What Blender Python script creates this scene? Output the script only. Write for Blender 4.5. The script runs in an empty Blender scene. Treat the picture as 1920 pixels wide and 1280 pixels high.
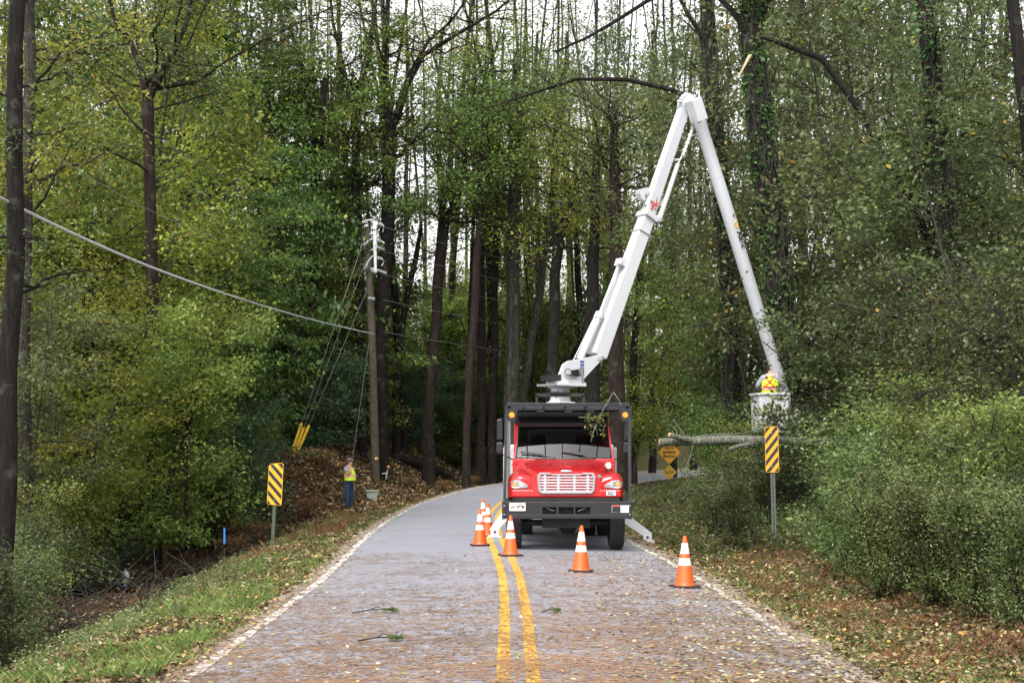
import bpy, bmesh, math, random
import numpy as np
from mathutils import Vector, Matrix

# ------------------------------------------------------------------ camera, sky, sun, exposure
SC = bpy.context.scene
COL = SC.collection
R = math.radians
FPX, EYE = 2900.0, 1.95                    # focal length in photo pixels, eye height (m)

def P(px, py, Y):
    """a point of the photograph placed at its real distance Y"""
    return np.array(((px-960)/FPX*Y, Y, EYE+(840-py)/FPX*Y))

cam_d = bpy.data.cameras.new('camera'); cam = bpy.data.objects.new('camera', cam_d); COL.objects.link(cam)
cam.location = (0, 0, EYE); cam.rotation_euler = (R(90), 0, 0)
cam_d.sensor_width = 36; cam_d.lens = FPX/1920*36; cam_d.shift_y = 200/1920
cam_d.clip_start = .1; cam_d.clip_end = 3000
SC.camera = cam

world = bpy.data.worlds.new('World'); SC.world = world; world.use_nodes = True
wn = world.node_tree; wn.nodes.clear()
sky = wn.nodes.new('ShaderNodeTexSky'); sky.sky_type = 'NISHITA'; sky.sun_disc = False
SUN_EL, SUN_AZ = 52, 200
sky.sun_elevation = R(SUN_EL); sky.sun_rotation = R(SUN_AZ)
sky.air_density = 1.0; sky.dust_density = 3.0; sky.ozone_density = 1.0
hsv = wn.nodes.new('ShaderNodeHueSaturation'); hsv.inputs['Saturation'].default_value = .09
bg = wn.nodes.new('ShaderNodeBackground'); bg.inputs['Strength'].default_value = .15
wo = wn.nodes.new('ShaderNodeOutputWorld')
wn.links.new(sky.outputs[0], hsv.inputs['Color']); wn.links.new(hsv.outputs[0], bg.inputs[0]); wn.links.new(bg.outputs[0], wo.inputs[0])

sun_d = bpy.data.lights.new('sun', 'SUN'); sun_d.energy = 1.4; sun_d.angle = R(28); sun_d.color = (1, .97, .92)
sun = bpy.data.objects.new('sun', sun_d); COL.objects.link(sun)
# sky sun_rotation is measured clockwise from +Y
sdir = Vector((math.sin(R(SUN_AZ))*math.cos(R(SUN_EL)), math.cos(R(SUN_AZ))*math.cos(R(SUN_EL)), math.sin(R(SUN_EL))))
sun.rotation_euler = sdir.to_track_quat('Z', 'Y').to_euler()
sun.location = (0, 0, 40)

SC.view_settings.view_transform = 'Standard'; SC.view_settings.look = 'None'
SC.view_settings.gamma = 1; SC.view_settings.exposure = 1.18
SC.cycles.max_bounces = 6; SC.cycles.diffuse_bounces = 4; SC.cycles.glossy_bounces = 3
SC.cycles.transparent_max_bounces = 8; SC.cycles.transmission_bounces = 4
SC.cycles.use_denoising = True
SC.cycles.sample_clamp_indirect = 6

# ------------------------------------------------------------------ helpers
rng = np.random.default_rng(7)

class MB:
    """collects shapes, builds ONE mesh object"""
    def __init__(s): s.v = []; s.f = []; s.n = 0
    def add(s, V, F):
        V = np.asarray(V, float).reshape(-1, 3)
        s.v.append(V); n = s.n
        s.f.extend([tuple(int(i)+n for i in f) for f in F]); s.n += len(V)
        return s
    def box(s, c, d, rot=None):
        x, y, z = [q/2 for q in d]
        V = np.array([(-x,-y,-z),(x,-y,-z),(x,y,-z),(-x,y,-z),(-x,-y,z),(x,-y,z),(x,y,z),(-x,y,z)])
        if rot is not None: V = V @ np.array(rot.to_3x3() if hasattr(rot, 'to_3x3') else rot).T
        return s.add(V+np.array(c), [(0,3,2,1),(4,5,6,7),(0,1,5,4),(1,2,6,5),(2,3,7,6),(3,0,4,7)])
    def hull(s, pts8):
        return s.add(pts8, [(0,3,2,1),(4,5,6,7),(0,1,5,4),(1,2,6,5),(2,3,7,6),(3,0,4,7)])
    def tube(s, path, rad, n=8, caps=True):
        V, F = tube_np(np.asarray(path, float), rad, n)
        m = len(path)
        s.add(V, F)
        if caps:
            b = s.n-len(V)
            s.f.append(tuple(b+i for i in range(n))[::-1]); s.f.append(tuple(b+(m-1)*n+i for i in range(n)))
        return s
    def cyl(s, p0, p1, r0, r1=None, n=12, caps=True):
        return s.tube([p0, p1], [r0, r0 if r1 is None else r1], n, caps)
    def lathe(s, prof, n=24, c=(0,0,0)):
        a = np.arange(n)*2*np.pi/n; V = []; F = []
        for r, z in prof:
            V.append(np.stack([r*np.cos(a), r*np.sin(a), np.full(n, z)], 1))
        V = np.concatenate(V)+np.array(c)
        m = len(prof)
        for k in range(m-1):
            for i in range(n):
                j = (i+1) % n; F.append((k*n+i, k*n+j, (k+1)*n+j, (k+1)*n+i))
        F.append(tuple(range(n))[::-1]); F.append(tuple((m-1)*n+i for i in range(n)))
        return s.add(V, F)
    def ball(s, c, r, n=12, sq=(1,1,1)):
        V = []; F = []
        m = n//2
        for k in range(m+1):
            t = math.pi*k/m
            for i in range(n):
                a = 2*math.pi*i/n
                V.append((math.sin(t)*math.cos(a)*r*sq[0], math.sin(t)*math.sin(a)*r*sq[1], math.cos(t)*r*sq[2]))
        for k in range(m):
            for i in range(n):
                j = (i+1) % n; F.append((k*n+i, (k+1)*n+i, (k+1)*n+j, k*n+j))
        return s.add(np.array(V)+np.array(c), F)
    def prism(s, poly, th):
        """poly: Nx3 planar polygon, th: extrusion vector (centred)"""
        p = np.asarray(poly, float); th = np.asarray(th, float); n = len(p)
        V = np.concatenate([p-th/2, p+th/2])
        F = [tuple(range(n))[::-1], tuple(range(n, 2*n))]+[(i, (i+1) % n, n+(i+1) % n, n+i) for i in range(n)]
        return s.add(V, F)
    def loft(s, secs, caps=False):
        secs = [np.asarray(q, float) for q in secs]; n = len(secs[0]); F = []
        for k in range(len(secs)-1):
            for i in range(n-1): F.append((k*n+i, k*n+i+1, (k+1)*n+i+1, (k+1)*n+i))
        if caps: F.append(tuple(range(n))[::-1]); F.append(tuple((len(secs)-1)*n+i for i in range(n)))
        return s.add(np.concatenate(secs), F)
    def build(s, name, mat, parent=None, org=(0,0,0), smooth=False, bevel=0, sharp=40, recalc=True):
        me = bpy.data.meshes.new(name)
        V = (np.concatenate(s.v) if s.v else np.zeros((0,3)))-np.array(org, float)
        me.from_pydata(V.tolist(), [], s.f)
        if recalc:
            bm = bmesh.new(); bm.from_mesh(me); bmesh.ops.recalc_face_normals(bm, faces=bm.faces); bm.to_mesh(me); bm.free()
        o = bpy.data.objects.new(name, me); COL.objects.link(o)
        me.materials.append(mat)
        if smooth:
            me.polygons.foreach_set('use_smooth', [True]*len(me.polygons))
            if sharp:
                try: me.set_sharp_from_angle(angle=R(sharp))
                except Exception: pass
        if bevel:
            b = o.modifiers.new('bevel', 'BEVEL'); b.width = bevel; b.segments = 2; b.limit_method = 'ANGLE'; b.angle_limit = R(35)
        if parent is not None: o.parent = parent
        else: o.location = org
        return o

def tube_np(path, rad, n):
    m = len(path); rad = np.broadcast_to(np.asarray(rad, float), (m,))
    T = np.gradient(path, axis=0) if m > 2 else np.repeat((path[1]-path[0])[None], m, 0)
    T = T/(np.linalg.norm(T, axis=1, keepdims=True)+1e-9)
    up = np.array((0,0,1.)) if abs(T[0][2]) < .9 else np.array((1.,0,0))
    A = np.cross(T, up); A /= (np.linalg.norm(A, axis=1, keepdims=True)+1e-9)
    B = np.cross(T, A)
    a = np.arange(n)*2*np.pi/n
    V = path[:, None]+rad[:, None, None]*(np.cos(a)[None, :, None]*A[:, None]+np.sin(a)[None, :, None]*B[:, None])
    k = np.arange(m-1)[:, None]*n; i = np.arange(n)[None]; j = (i+1) % n
    F = np.stack([k+i, k+j, k+n+j, k+n+i], -1).reshape(-1, 4)
    return V.reshape(-1, 3), F

class QB:
    """fast builder of quads only (branches, leaves), with one tone value per face"""
    def __init__(s): s.v = []; s.f = []; s.t = []; s.n = 0
    def add(s, V, F, tone=None):
        s.v.append(V); s.f.append(F+s.n); s.n += len(V)
        s.t.append(np.zeros(len(F)) if tone is None else tone)
    def tube(s, path, rad, n=5):
        V, F = tube_np(np.asarray(path, float), rad, n); s.add(V, F)
    def build(s, name, mat, parent=None, org=(0,0,0), smooth=False):
        me = bpy.data.meshes.new(name)
        V = (np.concatenate(s.v)-np.array(org, float)).astype(np.float32); F = np.concatenate(s.f).astype(np.int32)
        me.vertices.add(len(V)); me.vertices.foreach_set('co', V.ravel())
        me.loops.add(F.size); me.loops.foreach_set('vertex_index', F.ravel())
        me.polygons.add(len(F)); me.polygons.foreach_set('loop_start', np.arange(len(F), dtype=np.int32)*4)
        me.polygons.foreach_set('loop_total', np.full(len(F), 4, np.int32))
        if smooth: me.polygons.foreach_set('use_smooth', np.ones(len(F), bool))
        at = me.attributes.new('tone', 'FLOAT', 'FACE'); at.data.foreach_set('value', np.concatenate(s.t).astype(np.float32))
        me.update(calc_edges=True)
        me.materials.append(mat)
        o = bpy.data.objects.new(name, me); COL.objects.link(o)
        if parent is not None: o.parent = parent
        else: o.location = org
        return o

def leaves(qb, C, size, r, wide=.55, upb=.8, tone=None, fold=.18):
    """rhombic leaf blades round the points C"""
    n = len(C)
    if n == 0: return
    N = r.normal(size=(n, 3)); N[:, 2] = np.abs(N[:, 2])+upb; N /= np.linalg.norm(N, axis=1, keepdims=True)
    U = r.normal(size=(n, 3)); U -= (U*N).sum(1, keepdims=True)*N; U /= (np.linalg.norm(U, axis=1, keepdims=True)+1e-9)
    W = np.cross(N, U)
    L = (size*(.65+.7*r.random(n)))[:, None]/2
    w = L*wide
    V = np.stack([C-U*L, C+W*w+N*L*fold-U*L*.1, C+U*L, C-W*w+N*L*fold-U*L*.1], 1).reshape(-1, 3)
    F = np.arange(4*n).reshape(-1, 4)
    qb.add(V, F, r.random(n) if tone is None else tone)

def blades(qb, B, h, w, r, lean=.5, tone=None):
    """grass blades standing at the points B"""
    n = len(B); a = r.random(n)*2*np.pi
    D = np.stack([np.cos(a), np.sin(a), np.zeros(n)], 1); S = np.stack([-np.sin(a), np.cos(a), np.zeros(n)], 1)
    b = r.random(n)*2*np.pi; D = np.stack([np.cos(b), np.sin(b), np.zeros(n)], 1)
    hh = (h*(.5+r.random(n)))[:, None]; l = lean*r.random(n)[:, None]*hh
    up = np.array((0,0,1.))
    V = np.stack([B-S*w, B+S*w, B+up*hh*.6+D*l*.4+S*w*.7, B+up*hh+D*l], 1)
    V[:, 3] += -S*w*.1
    qb.add(V.reshape(-1, 3), np.arange(4*n).reshape(-1, 4), r.random(n) if tone is None else tone)

def tag(o, label=None, cat=None, group=None, kind=None):
    if label: o['label'] = label
    if cat: o['category'] = cat
    if group: o['group'] = group
    if kind: o['kind'] = kind
    return o
def thing(name, label, cat, loc=(0,0,0), group=None, rz=0):
    o = bpy.data.objects.new(name, None); o.empty_display_size = .2; COL.objects.link(o)
    o.location = tuple(loc); o.rotation_euler = (0, 0, rz)
    return tag(o, label, cat, group)
def copy_tree(o, parent=None):
    c = o.copy(); COL.objects.link(c); c.parent = parent
    for ch in list(o.children): copy_tree(ch, c)
    return c

# ------------------------------------------------------------------ materials
def nodes(name):
    m = bpy.data.materials.new(name); m.use_nodes = True
    nt = m.node_tree; b = nt.nodes['Principled BSDF']
    return m, nt, b
def N(nt, t, **kw):
    n = nt.nodes.new(t)
    for k, v in kw.items():
        if k in n.inputs: n.inputs[k].default_value = v
        else: setattr(n, k, v)
    return n
def ramp(nt, stops, fac=None, interp='LINEAR'):
    r = nt.nodes.new('ShaderNodeValToRGB'); r.color_ramp.interpolation = interp
    e = r.color_ramp.elements
    while len(e) > 1: e.remove(e[-1])
    e[0].position = stops[0][0]; e[0].color = (*stops[0][1], 1)
    for p, c in stops[1:]:
        x = e.new(p); x.color = (*c, 1)
    if fac is not None: nt.links.new(fac, r.inputs[0])
    return r
def g3(v): return (v, v, v)
def noise(nt, scale, detail=4, rough=.55, coord='Object', stretch=None, dist=0):
    tc = nt.nodes.new('ShaderNodeTexCoord'); n = nt.nodes.new('ShaderNodeTexNoise')
    n.inputs['Scale'].default_value = scale; n.inputs['Detail'].default_value = detail; n.inputs['Roughness'].default_value = rough
    n.inputs['Distortion'].default_value = dist
    if stretch:
        mp = nt.nodes.new('ShaderNodeMapping'); mp.inputs['Scale'].default_value = stretch
        nt.links.new(tc.outputs[coord], mp.inputs[0]); nt.links.new(mp.outputs[0], n.inputs['Vector'])
    else: nt.links.new(tc.outputs[coord], n.inputs['Vector'])
    return n
def mixc(nt, fac, a, b):
    m = nt.nodes.new('ShaderNodeMix'); m.data_type = 'RGBA'
    for s, v in ((m.inputs[0], fac), (m.inputs[6], a), (m.inputs[7], b)):
        if isinstance(v, (int, float)): s.default_value = v
        elif isinstance(v, tuple): s.default_value = (*v, 1) if len(v) == 3 else v
        else: nt.links.new(v, s)
    return m.outputs[2]
def math_n(nt, op, a, b=None, clamp=False):
    m = nt.nodes.new('ShaderNodeMath'); m.operation = op; m.use_clamp = clamp
    for s, v in ((m.inputs[0], a), (m.inputs[1], b)):
        if v is None: continue
        if isinstance(v, (int, float)): s.default_value = v
        else: nt.links.new(v, s)
    return m.outputs[0]
def bump(nt, b, h, strength=.3, dist=.02):
    k = nt.nodes.new('ShaderNodeBump'); k.inputs['Strength'].default_value = strength; k.inputs['Distance'].default_value = dist
    nt.links.new(h, k.inputs['Height']); nt.links.new(k.outputs[0], b.inputs['Normal'])

def plain(name, col, rough=.5, metal=0, dirt=.25, dscale=6, coat=0, dcol=None, spec=.5):
    """painted or plain surface with procedural grime and roughness variation"""
    m, nt, b = nodes(name)
    n = noise(nt, dscale, 6, .65)
    dc = dcol or tuple(c*.45+.01 for c in col)
    r = ramp(nt, [(.42, g3(0)), (.75, g3(1))], n.outputs[0])
    f = math_n(nt, 'MULTIPLY', r.outputs[0], dirt)
    nt.links.new(mixc(nt, f, tuple(col), dc), b.inputs['Base Color'])
    n2 = noise(nt, dscale*4, 3)
    rr = nt.nodes.new('ShaderNodeMapRange'); rr.inputs[3].default_value = max(.03, rough-.1); rr.inputs[4].default_value = min(1, rough+.12)
    nt.links.new(n2.outputs[0], rr.inputs[0]); nt.links.new(rr.outputs[0], b.inputs['Roughness'])
    b.inputs['Metallic'].default_value = metal; b.inputs['Coat Weight'].default_value = coat; b.inputs['Coat Roughness'].default_value = .06
    b.inputs['Specular IOR Level'].default_value = spec
    return m

def leaf_mat(name, stops, trans=.48, rough=.42, vary=.3, clump=.5, spec=.35, gain=2.0):
    m, nt, b = nodes(name)
    at = nt.nodes.new('ShaderNodeAttribute'); at.attribute_name = 'tone'
    r = ramp(nt, [(p_, tuple(min(.6, c_*gain) for c_ in q_)) for p_, q_ in stops], at.outputs['Fac'])
    # hue and value drift from clump to clump and tree to tree
    n = noise(nt, .55, 3, .6)
    h = nt.nodes.new('ShaderNodeHueSaturation')
    oi = nt.nodes.new('ShaderNodeObjectInfo')
    v = nt.nodes.new('ShaderNodeMapRange'); v.inputs[3].default_value = 1-clump; v.inputs[4].default_value = 1+clump
    v.inputs[1].default_value = .3; v.inputs[2].default_value = .7
    nt.links.new(n.outputs[0], v.inputs[0])
    vv = math_n(nt, 'MULTIPLY', v.outputs[0], math_n(nt, 'ADD', math_n(nt, 'MULTIPLY', oi.outputs['Random'], vary), 1-vary/2))
    nt.links.new(vv, h.inputs['Value'])
    hh = math_n(nt, 'ADD', math_n(nt, 'MULTIPLY', oi.outputs['Random'], .04), .48)
    nt.links.new(hh, h.inputs['Hue']); nt.links.new(r.outputs[0], h.inputs['Color'])
    nt.links.new(h.outputs[0], b.inputs['Base Color'])
    b.inputs['Roughness'].default_value = rough; b.inputs['Specular IOR Level'].default_value = spec
    tr = nt.nodes.new('ShaderNodeBsdfTranslucent'); nt.links.new(h.outputs[0], tr.inputs[0])
    mx = nt.nodes.new('ShaderNodeMixShader'); mx.inputs[0].default_value = trans
    out = nt.nodes['Material Output']
    nt.links.new(b.outputs[0], mx.inputs[1]); nt.links.new(tr.outputs[0], mx.inputs[2]); nt.links.new(mx.outputs[0], out.inputs[0])
    return m

YEL, ORA, BRN, PALE = (.42,.30,.03), (.50,.20,.03), (.12,.06,.03), (.30,.33,.20)
LM = {
 'dark':   leaf_mat('leaf_dark_green', [(0,(.026,.048,.013)),(.5,(.05,.085,.02)),(.85,(.08,.125,.027)),(.96,(.12,.15,.035)),(1,(.25,.22,.05))]),
 'mid':    leaf_mat('leaf_mid_green', [(0,(.038,.06,.018)),(.5,(.072,.105,.028)),(.88,(.12,.155,.04)),(.95,(.16,.18,.035)),(1,YEL)]),
 'yellow': leaf_mat('leaf_yellow_green', [(0,(.07,.09,.018)),(.45,(.12,.145,.026)),(.8,(.17,.18,.035)),(.93,(.26,.22,.035)),(1,ORA)]),
 'lime':   leaf_mat('leaf_lime', [(0,(.07,.10,.024)),(.5,(.12,.155,.036)),(.9,(.17,.205,.055)),(1,(.3,.3,.08))]),
 'olive':  leaf_mat('leaf_olive', [(0,(.04,.054,.02)),(.45,(.075,.095,.036)),(.8,(.12,.14,.058)),(.965,(.19,.19,.085)),(.985,ORA),(1,(.5,.26,.04))], gain=1.55),
 'blue':   leaf_mat('leaf_blue_green', [(0,(.03,.055,.026)),(.5,(.05,.085,.042)),(.85,(.085,.125,.065)),(1,(.16,.19,.12))]),
 'bright': leaf_mat('leaf_bright_green', [(0,(.045,.07,.022)),(.5,(.082,.118,.038)),(.85,(.13,.17,.062)),(1,(.26,.3,.16))]),
 'brown':  leaf_mat('leaf_brown', [(0,(.05,.028,.015)),(.4,(.11,.06,.03)),(.75,(.19,.11,.055)),(.92,(.30,.2,.11)),(1,(.42,.22,.05))], trans=.1, vary=.1),
 'litter': leaf_mat('leaf_litter', [(0,(.05,.028,.016)),(.35,(.12,.065,.035)),(.6,(.2,.12,.06)),(.8,(.26,.22,.09)),(.92,(.4,.36,.2)),(1,(.5,.25,.04))], trans=.1, vary=.1, clump=.3, gain=1.1),
 'roadleaf': leaf_mat('leaf_on_road', [(0,(.10,.05,.03)),(.25,(.16,.10,.06)),(.45,(.22,.22,.11)),(.65,(.38,.38,.24)),(.85,(.5,.48,.32)),(.93,(.45,.3,.05)),(1,(.10,.2,.04))], trans=.05, vary=.1, clump=.2, gain=1.1),
 'grass':  leaf_mat('grass_blades', [(0,(.05,.08,.02)),(.5,(.09,.14,.03)),(.78,(.14,.20,.045)),(.9,(.2,.2,.09)),(1,(.28,.21,.11))], vary=.1, clump=.35),
 'weed':   leaf_mat('weed_leaves', [(0,(.05,.075,.025)),(.5,(.09,.125,.04)),(.8,(.14,.165,.06)),(.93,(.22,.2,.1)),(1,(.32,.3,.2))], vary=.1, clump=.4),
 'dry':    leaf_mat('dry_grass_blades', [(0,(.14,.06,.03)),(.5,(.24,.115,.05)),(.8,(.3,.18,.08)),(1,(.36,.28,.16))], vary=.1, clump=.35, gain=1.1),
 'ivy':    leaf_mat('ivy_leaves', [(0,(.018,.05,.014)),(.5,(.035,.085,.022)),(1,(.07,.13,.04))]),
 'needle': leaf_mat('pine_needles', [(0,(.17,.075,.05)),(.5,(.28,.12,.075)),(.85,(.36,.19,.12)),(1,(.45,.28,.15))], trans=0, vary=.05, clump=.25, gain=1),
}

def bark(name, a, b_, lich=.25, red=0):
    m, nt, b = nodes(name)
    n = noise(nt, 20, 7, .75, stretch=(1, 1, .16), dist=.6)
    n2 = noise(nt, 3.2, 5, .7)
    r = ramp(nt, [(.38, a), (.62, b_)], n.outputs[0])
    lr = ramp(nt, [(.56, g3(0)), (.64, g3(1))], n2.outputs[0])
    c = mixc(nt, math_n(nt, 'MULTIPLY', lr.outputs[0], lich), r.outputs[0], (.17, .19, .15))
    nt.links.new(c, b.inputs['Base Color']); b.inputs['Roughness'].default_value = .85; b.inputs['Specular IOR Level'].default_value = .2
    bump(nt, b, n.outputs[0], 1, .05)
    return m
M = {}
M['bark_dark'] = bark('bark_dark', (.006,.005,.004), (.026,.021,.018), .22)
M['bark_brown'] = bark('bark_brown', (.009,.006,.005), (.042,.029,.024), .2)
M['bark_grey'] = bark('bark_grey', (.022,.020,.016), (.075,.068,.055), .4)
M['bark_lichen'] = bark('bark_lichen', (.07,.075,.055), (.24,.25,.19), .8)
M['cut_wood'] = plain('cut_wood', (.55,.38,.2), .7, dscale=20)
M['silver'] = plain('silver_paint', (.36,.37,.39), .3, metal=.3, dirt=.2)
M['splinter'] = plain('splinter_wood', (.42,.30,.18), .7, dscale=20)
M['red'] = plain('truck_red', (.56,.008,.012), .28, coat=.9, dirt=.06, dscale=2.5, dcol=(.30,.02,.02))
M['black'] = plain('black_paint', (.010,.011,.014), .45, dirt=.4, dscale=8, dcol=(.03,.03,.032))
M['dark'] = plain('underbody_dark', (.014,.014,.014), .7, dcol=(.03,.027,.024), dirt=.6)
M['rubber'] = plain('tyre_rubber', (.022,.021,.021), .8, dcol=(.06,.055,.05), dirt=.5)
M['white'] = plain('white_paint', (.56,.57,.59), .35, dirt=.22, dscale=3, dcol=(.5,.5,.48), coat=.2)
M['fibre'] = plain('white_fibreglass', (.52,.54,.57), .45, dirt=.3, dscale=2.5, dcol=(.52,.53,.54))
M['chrome'] = plain('chrome', (.72,.74,.78), .2, metal=.85, dirt=.15)
M['steel'] = plain('galvanised_steel', (.42,.44,.45), .45, metal=.6, dirt=.4, dscale=12)
M['grey'] = plain('grey_metal', (.25,.26,.27), .5, metal=.3, dirt=.3, dscale=14)
M['wire'] = plain('wire_grey', (.20,.20,.19), .5, metal=.3, dirt=.2)
M['cable'] = plain('cable_light', (.55,.56,.57), .5, metal=.2, dirt=.2)
M['decal_white'] = plain('decal_white', (.72,.72,.72), .5, dirt=.15, dscale=30)
M['decal_black'] = plain('decal_black', (.015,.015,.02), .5, dirt=.2, dscale=30)
M['decal_red'] = plain('decal_red', (.6,.03,.03), .5, dirt=.2, dscale=30)
M['decal_blue'] = plain('decal_blue', (.03,.08,.25), .5, dirt=.2, dscale=30)
M['logo_gold'] = plain('logo_gold', (.75,.5,.15), .5, dirt=.2, dscale=30)
M['peach'] = plain('peach_orange', (.8,.3,.08), .5, dirt=.2, dscale=30)
M['orange'] = plain('cone_orange', (.85,.10,.008), .42, dirt=.55, dscale=7, dcol=(.42,.07,.03))
M['reflective'] = plain('reflective_white', (.78,.76,.76), .4, dirt=.55, dscale=14, dcol=(.42,.33,.31))
M['sign_yellow'] = plain('sign_yellow', (.76,.38,.018), .4, dirt=.35, dscale=9, dcol=(.5,.3,.03))
M['sign_amber'] = plain('sign_amber', (.74,.34,.012), .45, dirt=.45, dscale=9, dcol=(.42,.2,.02))
M['sign_old'] = plain('sign_old', (.62,.36,.03), .55, dirt=.7, dscale=14, dcol=(.25,.15,.04))
M['sign_back'] = plain('sign_back', (.35,.36,.36), .5, metal=.4)
M['post_green'] = plain('post_green', (.07,.085,.05), .7, dirt=.4, dscale=12)
M['post_steel'] = plain('post_steel', (.12,.13,.12), .5, metal=.4, dirt=.4, dscale=12)
M['guard_yellow'] = plain('guard_yellow', (.72,.45,.02), .5, dirt=.2)
M['pole_wood'] = bark('pole_wood', (.05,.042,.033), (.12,.10,.08), .1)
M['box_green'] = plain('box_green', (.36,.43,.36), .55, dirt=.4, dscale=5)
M['skin'] = plain('skin', (.62,.34,.25), .55, dirt=.15, dscale=10, dcol=(.45,.2,.15))
M['skin'].node_tree.nodes['Principled BSDF'].inputs['Subsurface Weight'].default_value = .05
M['hair'] = plain('hair_dark', (.05,.03,.02), .7)
M['cap'] = plain('cap_brown', (.16,.11,.09), .8, dscale=20, dirt=.5, dcol=(.35,.32,.3))
M['denim'] = plain('denim', (.018,.045,.10), .85, dirt=.4, dscale=12, dcol=(.03,.07,.14))
M['shirt'] = plain('grey_shirt', (.33,.33,.38), .85, dirt=.2, dscale=14)
M['vest'] = plain('vest_lime', (.62,.90,.03), .6, dirt=.15, dscale=10)
M['vest_orange'] = plain('vest_orange', (.95,.22,.03), .6, dirt=.1)
M['vest_silver'] = plain('vest_silver', (.50,.48,.50), .35, dirt=.2)
M['harness_red'] = plain('harness_red', (.65,.03,.03), .6)
M['belt'] = plain('belt_black', (.02,.02,.025), .6)
M['shoe'] = plain('shoe_dark', (.05,.035,.025), .7)
M['bottle'] = plain('white_plastic', (.75,.78,.82), .35, dirt=.2)
M['blue'] = plain('blue_paint', (.03,.2,.6), .5)
def emis(name, col, e, s):
    m, nt, b = nodes(name); b.inputs['Base Color'].default_value = (*col, 1); b.inputs['Roughness'].default_value = .3
    b.inputs['Emission Color'].default_value = (*e, 1); b.inputs['Emission Strength'].default_value = s; return m
M['amber_lens'] = emis('amber_lens', (.9,.28,.02), (1,.28,.02), .12)
M['amber_lit'] = emis('amber_lit', (.7,.22,.02), (1,.22,.01), .55)
M['headlamp'] = plain('headlamp_lens', (.45,.46,.47), .12, metal=.5, dirt=.3, dscale=25, dcol=(.12,.12,.12), coat=1)
def glass(name, tint, refl=.9):
    m, nt, b = nodes(name); nt.nodes.remove(b)
    t = N(nt, 'ShaderNodeBsdfTransparent'); t.inputs[0].default_value = (*tint, 1)
    g = N(nt, 'ShaderNodeBsdfGlossy'); g.inputs['Roughness'].default_value = .03; g.inputs[0].default_value = (refl, refl, refl, 1)
    fr = N(nt, 'ShaderNodeFresnel'); fr.inputs[0].default_value = 1.55
    mx = N(nt, 'ShaderNodeMixShader'); nt.links.new(fr.outputs[0], mx.inputs[0]); nt.links.new(t.outputs[0], mx.inputs[1]); nt.links.new(g.outputs[0], mx.inputs[2])
    nt.links.new(mx.outputs[0], nt.nodes['Material Output'].inputs[0]); return m
M['glass'] = glass('windshield_glass', (.35,.4,.4))

# ------------------------------------------------------------------ the lie of the land
CL = np.array([(.05,-30),(.05,5),(.05,13),(.04,18),(-.01,22.5),(-.14,27),(-.33,32),(-.48,38),(-.5,45),(-.1,53),(1.2,62),(3.6,71),(7.5,80),(13,88),(20,94),(30,99),(45,104),(70,108),(120,112)], float)
def catmull(P_, k=12):
    Q = np.vstack([2*P_[0]-P_[1], P_, 2*P_[-1]-P_[-2]]); out = []
    for i in range(1, len(Q)-2):
        p0, p1, p2, p3 = Q[i-1:i+3]
        for t in np.arange(k)/k:
            out.append(.5*((2*p1)+(-p0+p2)*t+(2*p0-5*p1+4*p2-p3)*t*t+(-p0+3*p1-3*p2+p3)*t**3))
    out.append(Q[-2]); return np.array(out)
CLF = catmull(CL)
_s = np.concatenate([[0], np.cumsum(np.linalg.norm(np.diff(CLF, axis=0), axis=1))])
_ss = np.arange(0, _s[-1], .5)
CLF = np.stack([np.interp(_ss, _s, CLF[:, 0]), np.interp(_ss, _s, CLF[:, 1])], 1)
CT = np.gradient(CLF, axis=0); CT /= np.linalg.norm(CT, axis=1, keepdims=True)
CNl = np.stack([-CT[:, 1], CT[:, 0]], 1)            # to the left
RZY = [(-30,0),(45,0),(55,.15),(63,.35),(70,.47),(80,.62),(90,.85),(99,1.15),(112,1.6)]
def road_z(y): return np.interp(y, [a for a, _ in RZY], [b for _, b in RZY])
HW = 2.98
def side(x, y):
    """signed distance from the centre line (left +) and the road height there"""
    x = np.asarray(x, float); y = np.asarray(y, float); sh = x.shape
    x = x.ravel(); y = y.ravel(); d = np.empty(len(x)); z = np.empty(len(x))
    for i in range(0, len(x), 20000):
        q = np.stack([x[i:i+20000], y[i:i+20000]], 1)
        D = ((q[:, None]-CLF[None])**2).sum(2); k = D.argmin(1)
        v = q-CLF[k]; c = (v*CNl[k]).sum(1)
        d[i:i+20000] = np.sign(c)*np.sqrt(D[np.arange(len(q)), k]); z[i:i+20000] = road_z(CLF[k, 1])
    return d.reshape(sh), z.reshape(sh)
def sst(a, b, x):
    t = np.clip((x-a)/(b-a), 0, 1); return t*t*(3-2*t)
_ph = rng.random((24, 4))*6.28
_kx = rng.normal(size=(24, 2))
def wob(x, y, s):
    r = 0
    for i in range(12):
        f = s*(1+i*.35); r = r+np.sin(_kx[i, 0]*f*x+_kx[i, 1]*f*y+_ph[i, 0])/(1+i*.4)
    return r/4
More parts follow.
